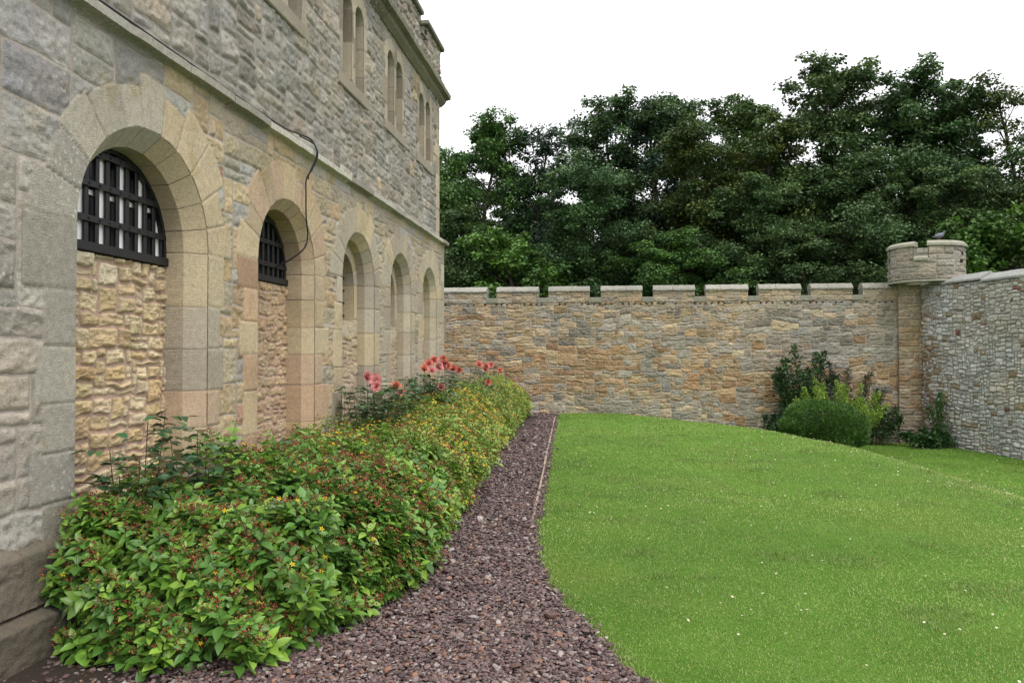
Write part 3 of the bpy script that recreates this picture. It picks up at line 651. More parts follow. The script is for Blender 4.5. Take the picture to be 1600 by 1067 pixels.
# ------------------------------------------------------------------ the ground: lawn with its bank, gravel path, woodland floor
EX = np.array([(5.6, -1), (4.7, 1), (3.85, 2.6), (3.42, 3.5), (3.27, 3.85), (2.98, 4.45), (2.8, 5.0), (2.6, 5.61), (2.46, 6.4), (2.38, 7.4), (2.33, 8.6), (2.2, 11), (2.03, 14), (1.82, 18), (1.62, 21.6), (1.6, 23)])
CX = np.array([(8.6, -2), (8.3, 2), (8.0, 6), (7.7, 9.4), (7.3, 14.3), (6.5, 17.2), (3.9, 20.8), (2.6, 22.5)])
def xe(y): return np.interp(y, EX[:,1], EX[:,0]) + .07*(fbm(np.asarray(y)*4.0, np.asarray(y)*0+3, 5, 4)-.5)*2*sst(8.8, 7.5, np.asarray(y))
def xcr(y): return np.interp(y, CX[:,1], CX[:,0])
def gz(x, y):
    d = (x - xcr(y)) * .95
    s = -.70*sst(-.35, 1.9, d) - .2*sst(2, 7, x-7)*sst(21, 17, y)
    return s + .018*(fbm(x*.7, y*.7, 3, 3)-.5)*sst(0, 1.5, x-xe(y)) + .03*sst(0, .5, x-xe(y))*sst(0, .6, 21.7-y)
M_lawn = N('lawn_turf'); g = M_lawn; o = g.obj()
c = g.mix(g.rng(g.noise(1.3, 4, .6, o), .35, .68), (.10, .22, .028), (.14, .28, .04))
c = g.mix(g.math('MULTIPLY', g.rng(g.noise(0.55, 3, .6, o), .5, .7), .6), c, (.19, .26, .05))
c = g.mix(g.rng(g.noise(70, 3, .7, o), .3, .75), g.mix(1.0, c, (.55, .6, .5), 'MULTIPLY'), c)
nf = g.noise(45, 4, .8, g.obj((1, 1, 1)))
M_lawn = g.princ(c, .95, g.bump(nf, .8, .03), .1)
xs = np.concatenate([np.arange(0, 1, .04), np.arange(1, 14, .12)])
ys = np.concatenate([np.arange(-2, 12, .1), np.arange(12, 22.2, .1)])
Yg, Xr = np.meshgrid(ys, xs, indexing='ij'); Xg = xe(Yg) + Xr
Zg = gz(Xg, Yg) - .015*sst(.12, 0, Xr) - .03*(Xr == 0)
mesh_obj('lawn', np.stack([Xg.ravel(), Yg.ravel(), Zg.ravel()], 1), grid_faces(len(xs), len(ys)), M_lawn, None, True)['kind'] = 'structure'
# woodland floor and everything farther out
M_floor = simple('woodland_floor', (.035, .04, .015), .95, .5, 3, .5)
r_ = np.array([0, 12, 20, 26, 32, 45, 70, 120, 300, 900.]); an = np.linspace(0, 2*math.pi, 49)
V_ = [(6+r*math.cos(a), 8+r*math.sin(a), (-.95 if r < 30 else -.95 + .0*r)) for r in r_ for a in an]
mesh_obj('ground', V_, grid_faces(49, len(r_), None, True), M_floor, None, True)['kind'] = 'structure'
# gravel bed under the stones
g = N('gravel_bed'); o = g.obj(); vo = g.n('TexVoronoi'); vo.inputs['Scale'].default_value = 55; g.l(o, vo.inputs['Vector'])
rmp = g.n('ValToRGB'); e = rmp.color_ramp.elements
e[0].color = (.055, .036, .034, 1); e[1].color = (.24, .21, .2, 1); e[1].position = .95
for ps, c_ in ((.25, (.10, .06, .055, 1)), (.5, (.085, .06, .06, 1)), (.7, (.15, .10, .085, 1))): q = e.new(ps); q.color = c_
sep = g.n('SeparateColor'); g.l(vo.outputs['Color'], sep.inputs[0]); g.l(sep.outputs[0], rmp.inputs[0])
c = g.mix(g.rng(vo.outputs['Distance'], .2, .6), rmp.outputs[0], (.03, .022, .02))
M_bed = g.princ(c, .7, g.bump(vo.outputs['Distance'], -1.0, .02), .3)
xs = np.linspace(-.3, 1, 40)[:, None]; ys = np.arange(-2, 22.2, .1)
Yg, T = np.meshgrid(ys, np.linspace(0, 1, 60), indexing='ij'); Xg = -.66 + (xe(Yg) + .10 + .66)*T
mesh_obj('gravel_path', np.stack([Xg.ravel(), Yg.ravel(), (.012*(fbm(Xg*2, Yg*2, 8, 3)-.5)-.012).ravel()], 1), grid_faces(60, len(ys)), M_bed, None, True)['kind'] = 'structure'

M_soil = simple('dark_soil', (.034, .025, .018), .9, .6, 60, 1.0)  # dark brown soil for the strip along the building
ys = np.arange(2.0, 20.4, .12); Yg, T = np.meshgrid(ys, np.linspace(0, 1, 24), indexing='ij'); Xg = -.05 + (.95 + .12*(fbm(Yg*2, Yg*0, 3, 3)-.5) + .05)*T
mesh_obj('soil', np.stack([Xg.ravel(), Yg.ravel(), (.004 + .03*(1-T)*fbm(Xg*5, Yg*5, 9, 4) - .02*(T > .98)).ravel()], 1), grid_faces(24, len(ys)), M_soil, None, True)['kind'] = 'structure'

# ------------------------------------------------------------------ scatter machinery
def scatter(tv, tf, M, T):
    """template verts (k,3), faces (m,q), rotations*scale (n,3,3), origins (n,3)"""
    n = len(T); V = np.einsum('kj,nij->nki', tv, M) + T[:, None, :]; F = (np.asarray(tf)[None] + (np.arange(n)*len(tv))[:, None, None]).reshape(-1, np.asarray(tf).shape[1])
    return V.reshape(-1, 3), F
def frames(d, roll):
    """orthonormal frames, columns x=side, y=dir, z=normal"""
    d = d / (np.linalg.norm(d, axis=1, keepdims=True)+1e-9)
    up = np.where(np.abs(d[:, 2:3]) > .95, np.array([[1.0, 0, 0]]), np.array([[0, 0, 1.0]]))
    s = np.cross(d, up); s /= np.linalg.norm(s, axis=1, keepdims=True)+1e-9; n = np.cross(s, d)
    c, q = np.cos(roll)[:, None], np.sin(roll)[:, None]
    return np.stack([c*s + q*n, d, -q*s + c*n], 2)
def rand_rot(rg, n):
    q = rg.normal(size=(n, 4)); q /= np.linalg.norm(q, axis=1, keepdims=True); w_, x, y, z = q.T
    return np.stack([np.stack([1-2*(y*y+z*z), 2*(x*y-z*w_), 2*(x*z+y*w_)], 1), np.stack([2*(x*y+z*w_), 1-2*(x*x+z*z), 2*(y*z-x*w_)], 1), np.stack([2*(x*z-y*w_), 2*(y*z+x*w_), 1-2*(x*x+y*y)], 1)], 1)
def ico():
    t = (1+5**.5)/2; v = np.array([(-1,t,0),(1,t,0),(-1,-t,0),(1,-t,0),(0,-1,t),(0,1,t),(0,-1,-t),(0,1,-t),(t,0,-1),(t,0,1),(-t,0,-1),(-t,0,1)], float); v /= np.linalg.norm(v[0])
    f = np.array([(0,11,5),(0,5,1),(0,1,7),(0,7,10),(0,10,11),(1,5,9),(5,11,4),(11,10,2),(10,7,6),(7,1,8),(3,9,4),(3,4,2),(3,2,6),(3,6,8),(3,8,9),(4,9,5),(2,4,11),(6,2,10),(8,6,7),(9,8,1)]); return v, f
def subdiv(v, f):
    v = list(map(tuple, v)); c = {}; nf = []
    def mid(a, b):
        k = (min(a, b), max(a, b))
        if k not in c: m = (np.array(v[a])+np.array(v[b]))/2; m /= np.linalg.norm(m); c[k] = len(v); v.append(tuple(m))
        return c[k]
    for a, b, d in f: x, y, z = mid(a, b), mid(b, d), mid(d, a); nf += [(a,x,z),(x,b,y),(z,y,d),(x,y,z)]
    return np.array(v), np.array(nf)
def view_points(rg, n, r0, r1, a0=-42, a1=38):
    """ground points round the viewpoint, densest nearby (angles from the +y axis, clockwise)"""
    r = np.exp(rg.uniform(math.log(r0), math.log(r1), n)); a = np.radians(rg.uniform(a0, a1, n)); return CAM[0] + r*np.sin(a), r*np.cos(a), r
# gravel stones
rg = np.random.RandomState(4)
def gravel():
    Vs = []; Fs = []; Cs = []; base = 0
    pal = np.array([S(110,86,84), S(90,68,68), S(124,102,96), S(146,130,124), S(118,88,76), S(146,104,80), S(160,150,144), S(76,60,60), S(102,86,88), S(126,102,100), S(168,160,152), S(114,96,92)])
    wts = np.array([5,5,5,3,4,1.6,1.8,4,4,4,.7,4]); wts /= wts.sum()
    ic, fi = ico(); ic2, fi2 = subdiv(ic, fi)
    x, y, r = view_points(rg, 200000, 3.2, 22.5, -46, 12)
    stray = rg.rand(len(x)) < .004
    lim = xe(y) + .02 + np.where(stray, rg.rand(len(x))*.25, rg.normal(size=len(x))*.02)
    ok = (x > -.3) & (x < lim) & (y < 21.55); x, y, r = x[ok], y[ok], r[ok]
    # stones under the dense planting are never seen
    keep = rg.rand(len(x)) < np.where((x < .95) & (y < 4.8), .45, 1); x, y, r = x[keep], y[keep], r[keep]
    hid = (x < 1.25) & (y > 4.6) & (y < 20); x, y, r = x[~hid], y[~hid], r[~hid]
    for lo, hi, (tv, tf) in ((0, 6.5, (ic2, fi2)), (6.5, 99, (ic, fi))):
        m = (r >= lo) & (r < hi); n = m.sum()
        sz = np.exp(rg.normal(size=n)*.30)*.0092 * (np.maximum(r[m], 4)/4)**.55 * np.where(rg.rand(n) < .06, 1.4, 1)
        Rm = rand_rot(rg, n); yaw = rg.uniform(0, 6.28, n); tl = rg.normal(size=(n, 2))*.28
        D = np.stack([tl[:,0], tl[:,1], np.ones(n)], 1); Fm = frames(D, yaw)      # y = near vertical
        sc = np.stack([rg.uniform(.8, 1.3, n), rg.uniform(.28, .55, n), rg.uniform(.6, 1.0, n)], 1)*sz[:, None]
        Mx = Fm * sc[:, None, :]
        nv_ = 24; tvs = np.stack([tv * (1 + .38*(rg.rand(len(tv), 1)-.5)) for _ in range(nv_)]); var = rg.randint(nv_, size=n)
        V = np.einsum('nkj,nij->nki', tvs[var], Mx) + np.stack([x[m], y[m], rg.uniform(-.004, .012, n)*(sz/.012)+.002*r[m]/4], 1)[:, None, :]
        F = (tf[None] + (np.arange(n)*len(tv))[:, None, None]).reshape(-1, 3) + base
        c = pal[rg.choice(len(pal), p=wts, size=n)]*rg.uniform(.75, 1.25, (n, 1)); c = (c*.85 + .15*c.mean(1, keepdims=True))*.88
        Vs.append(V.reshape(-1, 3)); Fs.append(F); Cs.append(np.repeat(c, len(tv), 0)); base += n*len(tv)
    g = N('gravel_stone'); c = g.attr('col').outputs['Color']; nn = g.noise(180, 3, .7, g.obj()); c = g.mix(nn, g.mix(1.0, c, (.7, .7, .7), 'MULTIPLY'), g.mix(1.0, c, (1.25, 1.25, 1.25), 'MULTIPLY'))
    mt = g.princ(c, .6, g.bump(nn, .4, .003), .35)
    o = mesh_obj('gravel', np.concatenate(Vs), np.concatenate(Fs), mt, None, False, col=np.concatenate(Cs))
    tag(o, 'purple grey and brown gravel covering the path', 'gravel', kind='stuff')
gravel()
# grass blades
def grass():
    n = 640000; x, y, r = view_points(rg, n, 3.0, 24, -30, 44)
    lim = xe(y) + np.abs(rg.normal(size=n))*.015; ok = (x > lim) & (y < 21.55); x, y, r = x[ok], y[ok], r[ok]; n = len(x)
    z = gz(x, y) - .004; k = (np.maximum(r, 3.5)/3.5)
    cl = fbm(x*2.6, y*2.6, 12, 4); edge = sst(.18, .0, x - xe(y)); tuft = sst(.62, .72, fbm(x*1.6, y*1.6, 16, 3))
    ln = rg.uniform(.010, .024, n)*(.75 + .6*cl + .8*edge*sst(6.5, 4.5, y) + .5*tuft)*k**.25; wd = rg.uniform(.0009, .0018, n)*k**.95
    yaw = rg.uniform(0, 6.28, n); lean = rg.uniform(.35, 1.4, n)
    d = np.stack([np.cos(yaw)*np.sin(lean), np.sin(yaw)*np.sin(lean), np.cos(lean)], 1); s = np.stack([-np.sin(yaw), np.cos(yaw), 0*yaw], 1)
    b = np.stack([x, y, z], 1); sag = np.stack([0*yaw, 0*yaw, -ln*.25*np.sin(lean)], 1)
    V = np.stack([b - s*wd[:,None], b + s*wd[:,None], b + d*(ln*.6)[:,None] + s*(wd*.8)[:,None], b + d*(ln*.6)[:,None] - s*(wd*.8)[:,None], b + d*ln[:,None] + sag], 1).reshape(-1, 3)
    a = np.arange(n)[:, None]*5
    cg = np.array([(.25,.355,.075), (.30,.40,.095), (.19,.29,.062), (.36,.43,.13), (.46,.44,.22)])
    p1 = fbm(x*.8, y*.8, 44, 3); pick = np.where(rg.rand(n) < .02 + .12*sst(.6, .75, fbm(x*.9+5, y*.9, 47, 4)), 4, np.clip((rg.rand(n)*2 + (p1-.35)*4).astype(int), 0, 3))
    c = cg[pick]*rg.uniform(.7, 1.15, (n, 1)) * (1 - .22*tuft[:, None])*(.60+.80*fbm(x*.7, y*.7, 46, 5))[:, None]
    o = mesh_obj('grass', V, [a + np.array([[0, 1, 2, 3]]), a + np.array([[3, 2, 4]])], leafmat('grass_blade', .5, .3), None, True, col=np.repeat(c, 5, 0))
    tag(o, 'short mown green grass of the lawn', 'grass', kind='stuff')
grass()
def daisies():
    x, y, r = view_points(rg, 9000, 3.6, 21, -14, 42)
    f = fbm(x*.9, y*.9, 61, 3); cr = np.exp(-((x - xcr(y) + .15)/.35)**2)*(y > 8)
    ok = (x > xe(y)+.3) & (y < 21.3) & (rg.rand(len(x)) < .02 + .26*sst(.48, .70, f)*sst(4, 9, r) + .35*cr*sst(8, 10, r)); x, y, r = x[ok], y[ok], r[ok]; n = len(x)
    tv = [(0, 0, .25)]; tv += [(math.cos(a), math.sin(a), .0 if i % 2 else .12) for i, a in enumerate(np.linspace(0, 2*math.pi, 12, endpoint=False))]
    tf = [(0, 1+i, 1+(i+1) % 12) for i in range(12)]
    D = np.stack([rg.normal(size=n)*.3, rg.normal(size=n)*.3, np.ones(n)], 1); Fm = frames(D, rg.uniform(0, 6, n))
    M = np.stack([Fm[:, :, 0], -Fm[:, :, 2], Fm[:, :, 1]], 2)*(rg.uniform(.0055, .0085, n)*(np.maximum(r, 5)/5)**.35)[:, None, None]
    V, F = scatter(np.array(tv), tf, M, np.stack([x, y, gz(x, y)+.022+.01*rg.rand(n)], 1))
    c = np.tile(np.concatenate([[(.6, .45, .05)], np.tile([(.75, .74, .72)], (12, 1))]), (n, 1)); c[rg.rand(len(c)) < .1] *= (1, .75, .8)
    o = mesh_obj('daisies', V, F, leafmat('daisy_petal', .6, .2), None, True, col=c); tag(o, 'small white daisies scattered over the lawn', 'daisies', kind='stuff')
daisies()
# timber edging along the path
m = MB(); ys = 8.45
rg2 = np.random.RandomState(8); y = 7.0
while y < 21.4:
    y2 = min(21.4, y + rg2.uniform(1.6, 2.4)); P = []
    for q in (y+.01, y2-.01):
        for dx, dz in ((-.058, -.05), (-.035, -.05), (-.035, .026), (-.058, .026)): P.append((float(xe(q)) + dx + rg2.uniform(-.006, .006), q, dz - (.03 if q < 7.2 else 0)))
    m.add(P, [(0,1,5,4),(1,2,6,5),(2,3,7,6),(3,0,4,7),(3,2,1,0),(4,5,6,7)]); y = y2
o = m.build('path_edging', simple('weathered_timber', S(160, 144, 126), .85, .3, 40, .5)); tag(o, 'thin pale timber edging board between gravel path and lawn', 'edging', kind='thing')

# ------------------------------------------------------------------ leaf shapes
def leaf_tmpl(wd=.5, fold=.18, droop=.25, far=False):
    """length 1 along +y, z up; returns verts, tris"""
    if far:
        v = np.array([(0,0,0), (-wd/2,.42,fold*.5), (0,.45,-.02), (wd/2,.42,fold*.5), (0,1,-droop)]); return v, np.array([(0,2,1),(0,3,2),(1,2,4),(2,3,4)])
    rows = [(.12,.45),(.36,1.0),(.64,.82),(.86,.38)]; v = [(0,0,0)]
    for t, w_ in rows:
        z = -droop*t*t; v += [(-wd/2*w_, t, z+fold*w_*.5), (0, t, z-.01), (wd/2*w_, t, z+fold*w_*.5)]
    v.append((0, 1, -droop)); f = [(0,2,1),(0,3,2)]
    for r in range(3):
        a = 1+r*3; b = a+3; f += [(a,a+1,b),(a+1,b+1,b),(a+1,a+2,b+1),(a+2,b+2,b+1)]
    a = 10; f += [(a,a+1,13),(a+1,a+2,13)]
    return np.array(v), np.array(f)
M_hleaf = leafmat('shrub_leaf', .38, .25, spec=.5)
M_rleaf = leafmat('rose_leaf', .28, .12, spec=.6)
M_berry = leafmat('berry_skin', .4, .0, spec=.5)
M_petal = leafmat('petal', .6, .3, spec=.2)
M_stem = simple('green_brown_stem', (.09, .06, .03), .7)
def norm(v): return v/(np.linalg.norm(v, axis=-1, keepdims=True)+1e-9)

# ------------------------------------------------------------------ flowering shrubs of the bed
BE = np.array([(1.25, 3.7), (1.62, 4.4), (1.78, 5.3), (1.72, 6.2), (1.66, 7.8), (1.5, 9.5), (1.36, 11.5), (1.22, 13.5), (1.08, 16), (1.0, 18), (.98, 20.3)])
def bedx(y): return np.interp(y, BE[:,1], BE[:,0])
def bedh(y): return np.interp(y, [3.7, 4.6, 5.6, 7, 9, 12, 16, 20.4], [.73, .80, .85, .86, .91, .99, 1.03, .96])
def bed_surface(rg, n, y0, y1, endcap):
    """points and normals on a rounded hedge profile between the wall and the bed edge"""
    P = []; Nn = []
    y = rg.uniform(y0, y1, n); t = rg.uniform(0, 1, n); xo = bedx(y); h = bedh(y)
    h = h*(1 + .16*(fbm(y*1.5, t*2, 7, 3)-.5)*2); xo = xo*(1 + .06*(fbm(y*1.9, y*0+4, 8, 3)-.5)*2)
    a = t*(math.pi/2+.14) - .14       # angle: below 0 = undercut near the ground, pi/2 = against the wall
    ca = np.clip(np.cos(a), 0, 1); sa = np.clip(np.sin(a), 0, 1); Wd = xo - .06
    x = .06 + Wd*ca**.72; z = .16 + (h-.16)*sa**.80; z = np.where(a < 0, .16 + a*.7, z); x = np.where(a < 0, x + a*.5, x)
    nx = ca/Wd; nz = (sa+.1)/h
    N3 = norm(np.stack([nx, 0*nx, nz], 1)); P = np.stack([x, y, z], 1)
    if endcap:                        # rounded near end
        d = np.clip((y0 + .75 - y)/.75, 0, 1); k = np.sqrt(1-np.clip(d, 0, .995)**2)
        P[:, 2] = .08 + (P[:, 2]-.08)*(.25+.75*k); N3 = norm(N3 + np.stack([0*d, -1.6*d, 0*d], 1))
        m = int(n*.75); q = rg.rand(m)*1.15; u = rg.rand(m); xx = .1 + u*(bedx(y0+.4)-.12); zz = np.clip(q, 0, 1)*.66
        yy = y0 + .02 + .34*(zz/.66)**2.4 + .45*np.abs(u-.42)**2.2*2 + .05*rg.normal(size=m); hq = np.clip(zz/.66, 0, 1)
        P = np.concatenate([P, np.stack([xx, yy, .08+zz], 1)]); N3 = np.concatenate([N3, norm(np.stack([.9*(u-.35), -1+0*u, .25+hq*.6], 1))])
    return P, N3
LT, LF = leaf_tmpl(.56, .2, .22); LT2, LF2 = leaf_tmpl(.58, .2, .2, True)
IC, IF = ico()
OCT = np.array([(1,0,0),(-1,0,0),(0,1,0),(0,-1,0),(0,0,1),(0,0,-1)], float); OF = np.array([(0,2,4),(2,1,4),(1,3,4),(3,0,4),(2,0,5),(1,2,5),(3,1,5),(0,3,5)])
FT = [(0,0,0)]; FFc = []
for i in range(5):
    a = i*2*math.pi/5
    for da, r, z in ((-.36, .55, .08), (0, 1.0, .16), (.36, .55, .08)): FT.append((r*math.cos(a+da), r*math.sin(a+da), z))
    FFc += [(0, 1+i*3, 2+i*3), (0, 2+i*3, 3+i*3)]
FT = np.array(FT)
FC = (.86, .62, .04); FMESH = []
def flower_mesh():
    if not FMESH:
        sv = np.array([(0,0,0),(.04,0,0),(.3,.05,.6)]); Vs = [FT]; Fs = [np.array(FFc)]; b = len(FT); Cs = [np.tile([FC], (len(FT), 1))]
        for q in range(12):
            R_ = np.array([[math.cos(q*.52),-math.sin(q*.52),0],[math.sin(q*.52),math.cos(q*.52),0],[0,0,1]]); Vs.append(sv@R_.T); Fs.append(np.array([(0,1,2)])+b); b += 3; Cs.append(np.tile([(.85,.6,.08)], (3, 1)))
        o = mesh_obj('flower', np.concatenate(Vs), np.concatenate(Fs), M_petal, None, True, col=np.concatenate(Cs)); FMESH.append(o.data); bpy.data.objects.remove(o)
    return FMESH[0]
def shrub(name, y0, y1, n, label, near, seed, endcap=False, fl=.1, be=.55, mixy=0.0, group='low flowering shrubs of the bed'):
    rg = np.random.RandomState(seed); yc = (y0+y1)/2
    root = empty(name, (float(bedx(yc))*.45, yc, 0), label, 'shrub', group)
    P, Nn = bed_surface(rg, int(n*1.5), y0 - (0 if endcap else .12), y1 + .12, endcap)
    gq = vn(P[:,1]*7, P[:,2]*8 + P[:,0]*5, 15)*.6 + vn(P[:,1]*13, P[:,2]*15 + P[:,0]*9, 16)*.4; kk = rg.rand(len(P)) < sst(.30, .52, gq); P = P[kk]; Nn = Nn[kk]; n = len(P)
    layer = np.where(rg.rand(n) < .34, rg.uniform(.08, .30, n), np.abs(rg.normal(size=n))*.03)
    tuft = (fbm(P[:,1]*3.6, P[:,0]*3.6+P[:,2]*4, 5, 3)-.5)*.34 + np.where(rg.rand(n) < .05, rg.uniform(.03, .12, n), 0)
    tip = P - Nn*(layer - tuft - .02)[:, None]
    tip[:, 0] = np.maximum(tip[:, 0], .04)
    d = norm(Nn*.8 + np.array([0.05, 0, .75]) + rg.normal(size=(n, 3))*.42)
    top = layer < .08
    Fr = frames(d, rg.uniform(0, 6.28, n)); s, nn = Fr[:, :, 0], Fr[:, :, 2]
    lk = 1.0 if near else 1.15
    Vl = []; Fl = []; Cl = []; base = 0; tv, tf = (LT, LF) if near else (LT2, LF2)
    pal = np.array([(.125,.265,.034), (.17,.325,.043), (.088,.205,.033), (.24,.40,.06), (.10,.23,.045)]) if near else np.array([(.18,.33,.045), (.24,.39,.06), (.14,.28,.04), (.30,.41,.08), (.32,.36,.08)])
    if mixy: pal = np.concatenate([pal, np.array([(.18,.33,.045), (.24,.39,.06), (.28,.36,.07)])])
    shc = pal[rg.randint(len(pal), size=n)]*rg.uniform(.8, 1.2, (n, 1)); shc[~top] *= .8  # inner shoots darker: shade inside the shrub put into the leaf colour
    L0 = rg.uniform(.056, .094, n)*(1 if near else .85)
    npair = 5 if near else 3
    for p_ in range(npair):
        o = tip - d*(.012 + p_*.040*lk)
        ax = s if p_ % 2 == 0 else nn
        for sg in (-1, 1):
            side = ax*sg; ld = norm(side + d*(.55 - .18*p_) + rg.normal(size=(n, 3))*.13)
            # leaf plane faces up the shoot
            ly = ld; lz = norm(d - (d*ly).sum(1, keepdims=True)*ly + rg.normal(size=(n, 3))*.1); lx = norm(np.cross(ly, lz)); lz = np.cross(lx, ly)
            L = L0*(.62, .95, 1.12, 1.1, 1.0)[p_]*rg.uniform(.8, 1.15, n)
            M = np.stack([lx, ly, lz], 2)*L[:, None, None]
            kp = rg.rand(n) < (.96 if p_ < 3 else .8)
            V, F = scatter(tv, tf, M[kp], (o + side*.004)[kp]); Vl.append(V); Fl.append(F+base); base += len(V)
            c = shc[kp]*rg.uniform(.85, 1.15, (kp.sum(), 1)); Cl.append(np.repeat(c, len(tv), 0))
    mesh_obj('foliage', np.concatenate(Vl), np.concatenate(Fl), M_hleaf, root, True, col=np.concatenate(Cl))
    # stems
    k = rg.rand(n) < (.8 if near else .35); st = np.array([(-1,0,-.58),(1,0,-.58),(0,0,1.15),(-1,1,-.58),(1,1,-.58),(0,1,1.15)])*np.array([.0013,1,.0013]); sf = np.array([(0,1,4),(0,4,3),(1,2,5),(1,5,4),(2,0,3),(2,3,5)])
    gb = tip.copy(); gb[:, 2] = 0; low = tip - d*.26; M = Fr.copy(); M[:, :, 1] *= .27; V, F = scatter(st, sf, M[k], low[k])
    b2 = low[k] ; root_pt = np.stack([np.clip(b2[:,0]*.8, .1, 9), b2[:,1]*.85+.15*yc, 0*b2[:,0]], 1); dd = b2-root_pt; ln = np.linalg.norm(dd, axis=1); Fr2 = frames(dd/(ln[:,None]+1e-6), ln*0); Fr2[:, :, 1] *= ln[:, None]; Fr2[:, :, 0] *= 1.8; Fr2[:, :, 2] *= 1.8
    sub = rg.rand(len(b2)) < .3; V2, F2 = scatter(st, sf, Fr2[sub], root_pt[sub])
    mesh_obj('stems', np.concatenate([V, V2]), np.concatenate([F, F2+len(V)]), M_stem, root, True)
    # berry clusters at the shoot tips
    kb = top & (rg.rand(n) < be); Vb = []; Cb = []; Fb = []; base = 0; bp = np.array([(.19,.026,.014), (.26,.055,.022), (.12,.016,.010), (.32,.12,.03), (.30,.22,.05)])
    bt, bf = (IC, IF) if near else (OCT, OF); nb = 8 if near else 4
    t = tip[kb]; D = d[kb]; s1 = s[kb]; n1 = nn[kb]; m = len(t)
    for q in range(nb):
        use = rg.rand(m) < .85; a = q*2.4 + rg.rand(m); rr = rg.uniform(.004, .028, m)
        c = t + D*rg.uniform(.018, .042, m)[:, None] + s1*(rr*np.cos(a))[:, None] + n1*(rr*np.sin(a))[:, None]
        sz = rg.uniform(.0038, .0056, m)*(1 if near else 1.3); M = frames(D, a)*sz[:, None, None]; M[:, :, 1] *= 1.25
        V, F = scatter(bt, bf, M[use], c[use]); Vb.append(V); Fb.append(F+base); base += len(V); Cb.append(np.repeat(bp[rg.choice(5, p=(.38,.25,.17,.12,.08), size=use.sum())], len(bt), 0))
        if near:
            dd = c-t; ln = np.linalg.norm(dd, axis=1); Fq = frames(dd/ln[:,None], ln*0); Fq[:, :, 1] *= ln[:, None]; Fq[:, :, 0] *= .5; Fq[:, :, 2] *= .5
            V, F = scatter(st, sf, Fq[use], t[use]); Vb.append(V); Fb.append(F+base); base += len(V); Cb.append(np.tile([(.10,.13,.03)], (len(V), 1)))
    mesh_obj('berries', np.concatenate(Vb), np.concatenate(Fb), M_berry, root, True, col=np.concatenate(Cb))
    kf = top & (rg.rand(n) < fl*np.clip(.35+3.0*sst(.45,.7,fbm(P[:,1]*1.4, P[:,0]*1.4+P[:,2]*2, 9, 2)), 0, 4)); m = kf.sum()
    if m:
        D = norm(d[kf] + np.array([.2, -.25, .3])); Fm = frames(D, rg.uniform(0, 6, m)); M = np.stack([Fm[:, :, 0], -Fm[:, :, 2], Fm[:, :, 1]], 2)*(rg.uniform(.014, .021, m))[:, None, None]
        o = tip[kf] + D*.032 + rg.normal(size=(m, 3))*.006; od = np.argsort(np.hypot(o[:,0]-CAM[0], o[:,1])); o = o[od]; M = M[od]
        L_ = np.array(root.location); nn_ = min(m, 100)
        from mathutils import Matrix
        for q in range(nn_):
            fo = bpy.data.objects.new('flower', flower_mesh()); COL.objects.link(fo); fo.parent = root; A = np.eye(4); A[:3, :3] = M[q]; A[:3, 3] = o[q]-L_; fo.matrix_local = Matrix(A.tolist())
        if m > nn_:
            V, F = scatter(FT, np.array(FFc), M[nn_:], o[nn_:]); mesh_obj('flowers', V, F, M_petal, root, True, col=np.tile([FC], (len(V), 1)))['kind'] = 'stuff'
    return root
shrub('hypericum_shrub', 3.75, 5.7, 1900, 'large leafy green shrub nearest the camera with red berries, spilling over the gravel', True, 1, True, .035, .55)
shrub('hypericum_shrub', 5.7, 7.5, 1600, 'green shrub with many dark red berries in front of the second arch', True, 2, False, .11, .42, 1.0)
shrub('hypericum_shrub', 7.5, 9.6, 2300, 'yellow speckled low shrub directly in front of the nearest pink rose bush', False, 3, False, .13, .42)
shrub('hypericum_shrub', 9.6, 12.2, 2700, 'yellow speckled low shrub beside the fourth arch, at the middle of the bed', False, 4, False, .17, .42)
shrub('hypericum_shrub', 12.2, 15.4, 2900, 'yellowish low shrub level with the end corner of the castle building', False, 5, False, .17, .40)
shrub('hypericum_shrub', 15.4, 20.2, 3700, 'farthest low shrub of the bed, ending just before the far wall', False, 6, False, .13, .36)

# ------------------------------------------------------------------ roses against the wall
RT, RF = leaf_tmpl(.66, .16, .22)
def petal_bloom(rg, size, colr):
    V = []; F = []; C = []; b = 0
    for ring_, (cnt, op, rad, ht) in enumerate(((4, .1, .22, .62), (5, .35, .45, .72), (6, .75, .72, .66), (7, .95, .92, .55))):
        for i in range(cnt):
            pv = rg.uniform(.62, 1.25); wv_ = rg.uniform(0, .35); a = 2*math.pi*(i+.5*(ring_ % 2))/cnt + rg.uniform(-.3, .3); ht = ht*rg.uniform(.8, 1.3); wdt = 1.25*2*math.pi*rad/cnt*.62 + .15
            for u in range(4):
                for v in range(4):
                    uu = (u/3-.5)*wdt*(.45+.75*math.sin(math.pi*min(v/3*.75+.2, 1))); t = v/3; r = rad*(t**.6) + .10*op*t*t; z = ht*t*(1-.35*op*t) - .1*op; an_ = a + uu/(max(r, .25))
                    V.append((r*math.cos(an_), r*math.sin(an_), z + .08*math.cos(uu*4)*t)); C.append((np.array(colr[0])*(1-t)*.8 + np.array(colr[1])*t)*pv*(1-wv_*t) + np.array([.85,.55,.5])*wv_*t*t)
            for u in range(3):
                for v in range(3): q = b+u*4+v; F.append((q, q+1, q+5, q+4))
            b += 16
    return np.array(V)*size, np.array(F), np.array(C)*rg.uniform(.9, 1.08)
CORAL = ((.55, .10, .07), (.72, .20, .17)); PINKR = ((.62, .16, .14), (.82, .36, .36)); SALM = ((.62, .14, .07), (.72, .24, .14))
